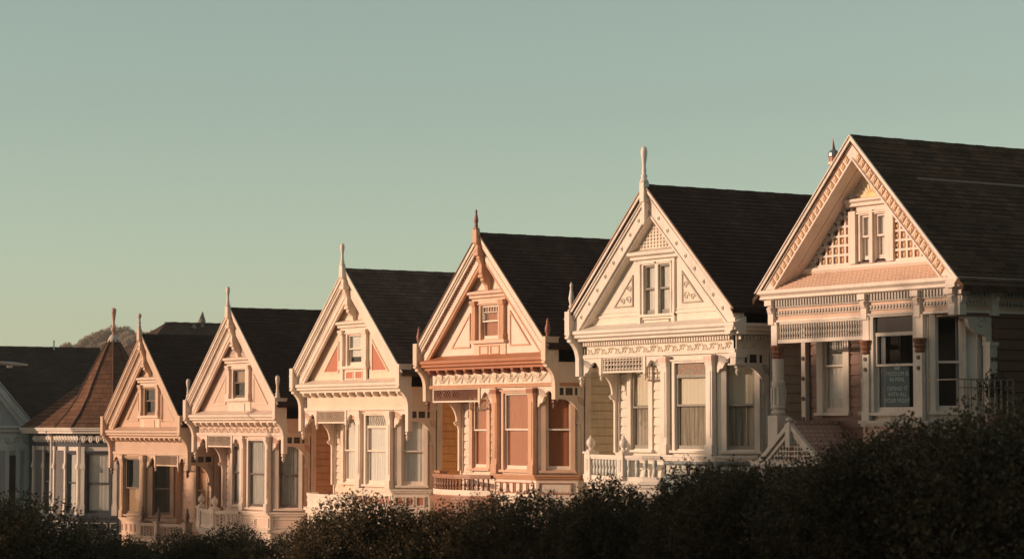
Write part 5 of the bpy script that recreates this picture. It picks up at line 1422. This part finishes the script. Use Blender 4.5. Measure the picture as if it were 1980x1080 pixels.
for x, y, zt, r, k, lab in BUSHES:
    root = empty('shrub', (x, y, gz(x)))
    tag(root, lab, 'shrub', 'shrubs along the park edge')
    fo = bpy.data.objects.new('foliage', bmeshes[k]); C.objects.link(fo); fo.parent = root
    fo.scale = (r, r, r*1.0); fo.rotation_euler = (0, 0, x*2.1); fo.location = (0, 0, zt-r*1.22-gz(x))
    st = bpy.data.objects.new('stem', stem_me); C.objects.link(st); st.parent = root
    st.scale = (1, 1, (zt-r*1.2-gz(x))/2.6); st.location = (0, 0, zt-r*1.2-gz(x))

# trees on the far hill
FAR = leafmat('far_leaf_hazed', (0.26, 0.20, 0.155), (0.36, 0.285, 0.22), (0.50, 0.39, 0.30))  # leaf colours paled to carry the haze of distance
fmeshes = []
for k in range(3):
    lb = lobes(26, 1.0, 0.8, 0.0, 0.28, 0.5, up=-0.4)+[(np.array([0, 0, -0.1]), 0.7)]
    fmeshes.append(cloud_mesh('crown', foliage(lb, 1500, 7, 0.06, 0.10), FAR))
m = MB(); m.tube([(0, 0, -3.0), (0.05, 0, -1.2), (0, 0.05, 0)], [0.16, 0.11, 0.05], 7)
to = m.build('trunk', STEM, None, base=0); trunk_me = to.data; bpy.data.objects.remove(to)
hillm = groundmat('hill', (0.07, 0.06, 0.04), (0.12, 0.10, 0.065), 0.05)
cv = Vector((-0.9447, 0.3280, 0))          # direction from the camera to the wood
def far_pt(px, dist):
    a = math.atan((px-990)/4650.0); y = R(57.6)-a
    return (54.556-math.sin(y)*dist, -33.526+math.cos(y)*dist)
hx, hy = far_pt(215, 420)
me = bpy.data.meshes.new('hill'); vs, fs = [], []
n = 28
for j in range(n+1):
    for i in range(n+1):
        a, b = (i/n-0.5)*2, (j/n-0.5)*2; rr2 = min(1, a*a+b*b)
        vs.append((hx+a*75, hy+b*75, -14+27*(1-rr2)**1.2-0.02))
for j in range(n):
    for i in range(n): fs.append((j*(n+1)+i, j*(n+1)+i+1, (j+1)*(n+1)+i+1, (j+1)*(n+1)+i))
me.from_pydata(vs, [], fs); me.materials.append(hillm); ho = bpy.data.objects.new('hill', me); C.objects.link(ho); ho['kind'] = 'structure'
for p in me.polygons: p.use_smooth = True
TREES = [(133, 664, 2.0, 400), (168, 652, 2.2, 405), (196, 640, 3.0, 408), (230, 629, 3.2, 410), (262, 636, 3.0, 405), (292, 640, 2.6, 412), (182, 664, 2.4, 395), (215, 655, 3.0, 396), (245, 655, 3.0, 394), (275, 655, 3.0, 398), (150, 672, 2.2, 396)]
for k, (px, py, r, dist) in enumerate(TREES):
    x, y = far_pt(px, dist); zt = 3.845+(822-py)/4650*dist
    root = empty('tree', (x, y, zt-r*5))
    tag(root, 'small round hazy tree standing apart at the left end of the far wood' if k == 0 else 'hazy brown green tree in the wood on the far hill', 'tree', 'trees on the far hill')
    c = bpy.data.objects.new('crown', fmeshes[k % 3]); C.objects.link(c); c.parent = root; c.scale = (r, r, r); c.location = (0, 0, r*3.8); c.rotation_euler = (0, 0, k*1.7)
    t = bpy.data.objects.new('trunk', trunk_me); C.objects.link(t); t.parent = root; t.scale = (r, r, r*1.27); t.location = (0, 0, r*3.8)

# park trees on the sunny side, outside the frame, whose shade falls across the street
PARK = leafmat('park_leaf', (0.03, 0.04, 0.015), (0.05, 0.06, 0.02), (0.08, 0.075, 0.03))
pm = []
for k in range(2):
    lb = lobes(40, 1.0, 1.0, 0.0, 0.28, 0.45, up=-0.6)+[(np.array([0, 0, 0.0]), 0.75)]
    pm.append(cloud_mesh('crown', foliage(lb, 800, 4, 0.10, 0.12), PARK))
def park_tree(x, y, zt, r, rz, k, label):
    z0 = gz(x)
    root = empty('park_tree', (x, y, z0)); tag(root, label, 'tree', 'trees in the park')
    c = bpy.data.objects.new('crown', pm[k % 2]); C.objects.link(c); c.parent = root; c.scale = (r, r, rz); c.location = (0, 0, zt-rz*1.15-z0); c.rotation_euler = (0, 0, x)
    t = bpy.data.objects.new('trunk', trunk_me); C.objects.link(t); t.parent = root; t.scale = (2.2, 2.2, (zt-rz-z0)/3.0); t.location = (0, 0, zt-rz-z0)
# shade on a front at (X, z) comes from a crown near (X-25, -54) that is 11.6 m higher
PT = [(-6.0, -54, 17.6, 5.2, 7.0, 'tall park tree shading the brown house'), (0.0, -54, 18.5, 5.0, 7.5, 'tallest park tree, uphill of its neighbour'), 
      (-12.5, -55, 17.0, 3.2, 7.0, 'lower park tree shading the white house steps'),
      (-44.0, -54, 13.2, 4.5, 5.0, 'park tree shading the pierced balustrade'), (-63.5, -54, 20.0, 4.5, 9.0, 'tall park tree shading the left end of the row'), (-52.0, -54, 11.6, 4.0, 5.0, 'park tree shading the base of the turret')]
for k, (x, y, zt, r, rz, lab) in enumerate(PT): park_tree(x, y, zt, r, rz, k, lab)
for k, (x, y, zt, r, rz, lab) in enumerate([(24.6, 6.0, 12.5, 4.3, 6.5, 'unseen tree added to keep sky light off the brown house side')]): park_tree(x, y, zt, r, rz, k, lab)  # unseen tree, added to block sky light on the side wall
# nearer ones shade the shrubs; others are added to screen sky light and darken reflections
for k, (x, y, zt, r, rz, lab) in enumerate([(24.3, -44, 17.5, 4.6, 8.0, 'near park tree shading the right hand shrubs'), (31, -42, 20, 5.5, 9.0, 'tall spreading park tree near the street'), (39, -47, 19, 6, 8.5, 'broad park tree in the middle of the lawn'), (47, -50, 18, 6, 8, 'park tree near the viewpoint'), (9.8, -50, 10.5, 2.2, 5.0, 'slender park tree shading the left hand shrubs'),
        (66, -54, 15, 5.0, 6.5, 'round park tree behind the path'), (79, -47, 16, 5.5, 7.0, 'broad park tree up the slope'), (55, -66, 16, 5.5, 7.0, 'park tree far back on the lawn'), (92, -60, 18, 6.5, 8, 'largest park tree up the slope')]):
    park_tree(x, y, zt, r, rz, k, lab)

# ------------------------------------------------------------------ evening air
m = MB(); m.box(-570, 190, -310, 210, -15.2, 27)
hm = bpy.data.materials.new('air'); hm.use_nodes = True; nt = hm.node_tree; nt.nodes.clear()
pv = nt.nodes.new('ShaderNodeVolumePrincipled'); oo = nt.nodes.new('ShaderNodeOutputMaterial')
pv.inputs['Color'].default_value = (0.95, 0.86, 0.78, 1); pv.inputs['Density'].default_value = 0.0004; pv.inputs['Anisotropy'].default_value = 0.0
nt.links.new(pv.outputs[0], oo.inputs['Volume'])
hz = m.build('haze', hm, None, base=0); hz['kind'] = 'stuff'
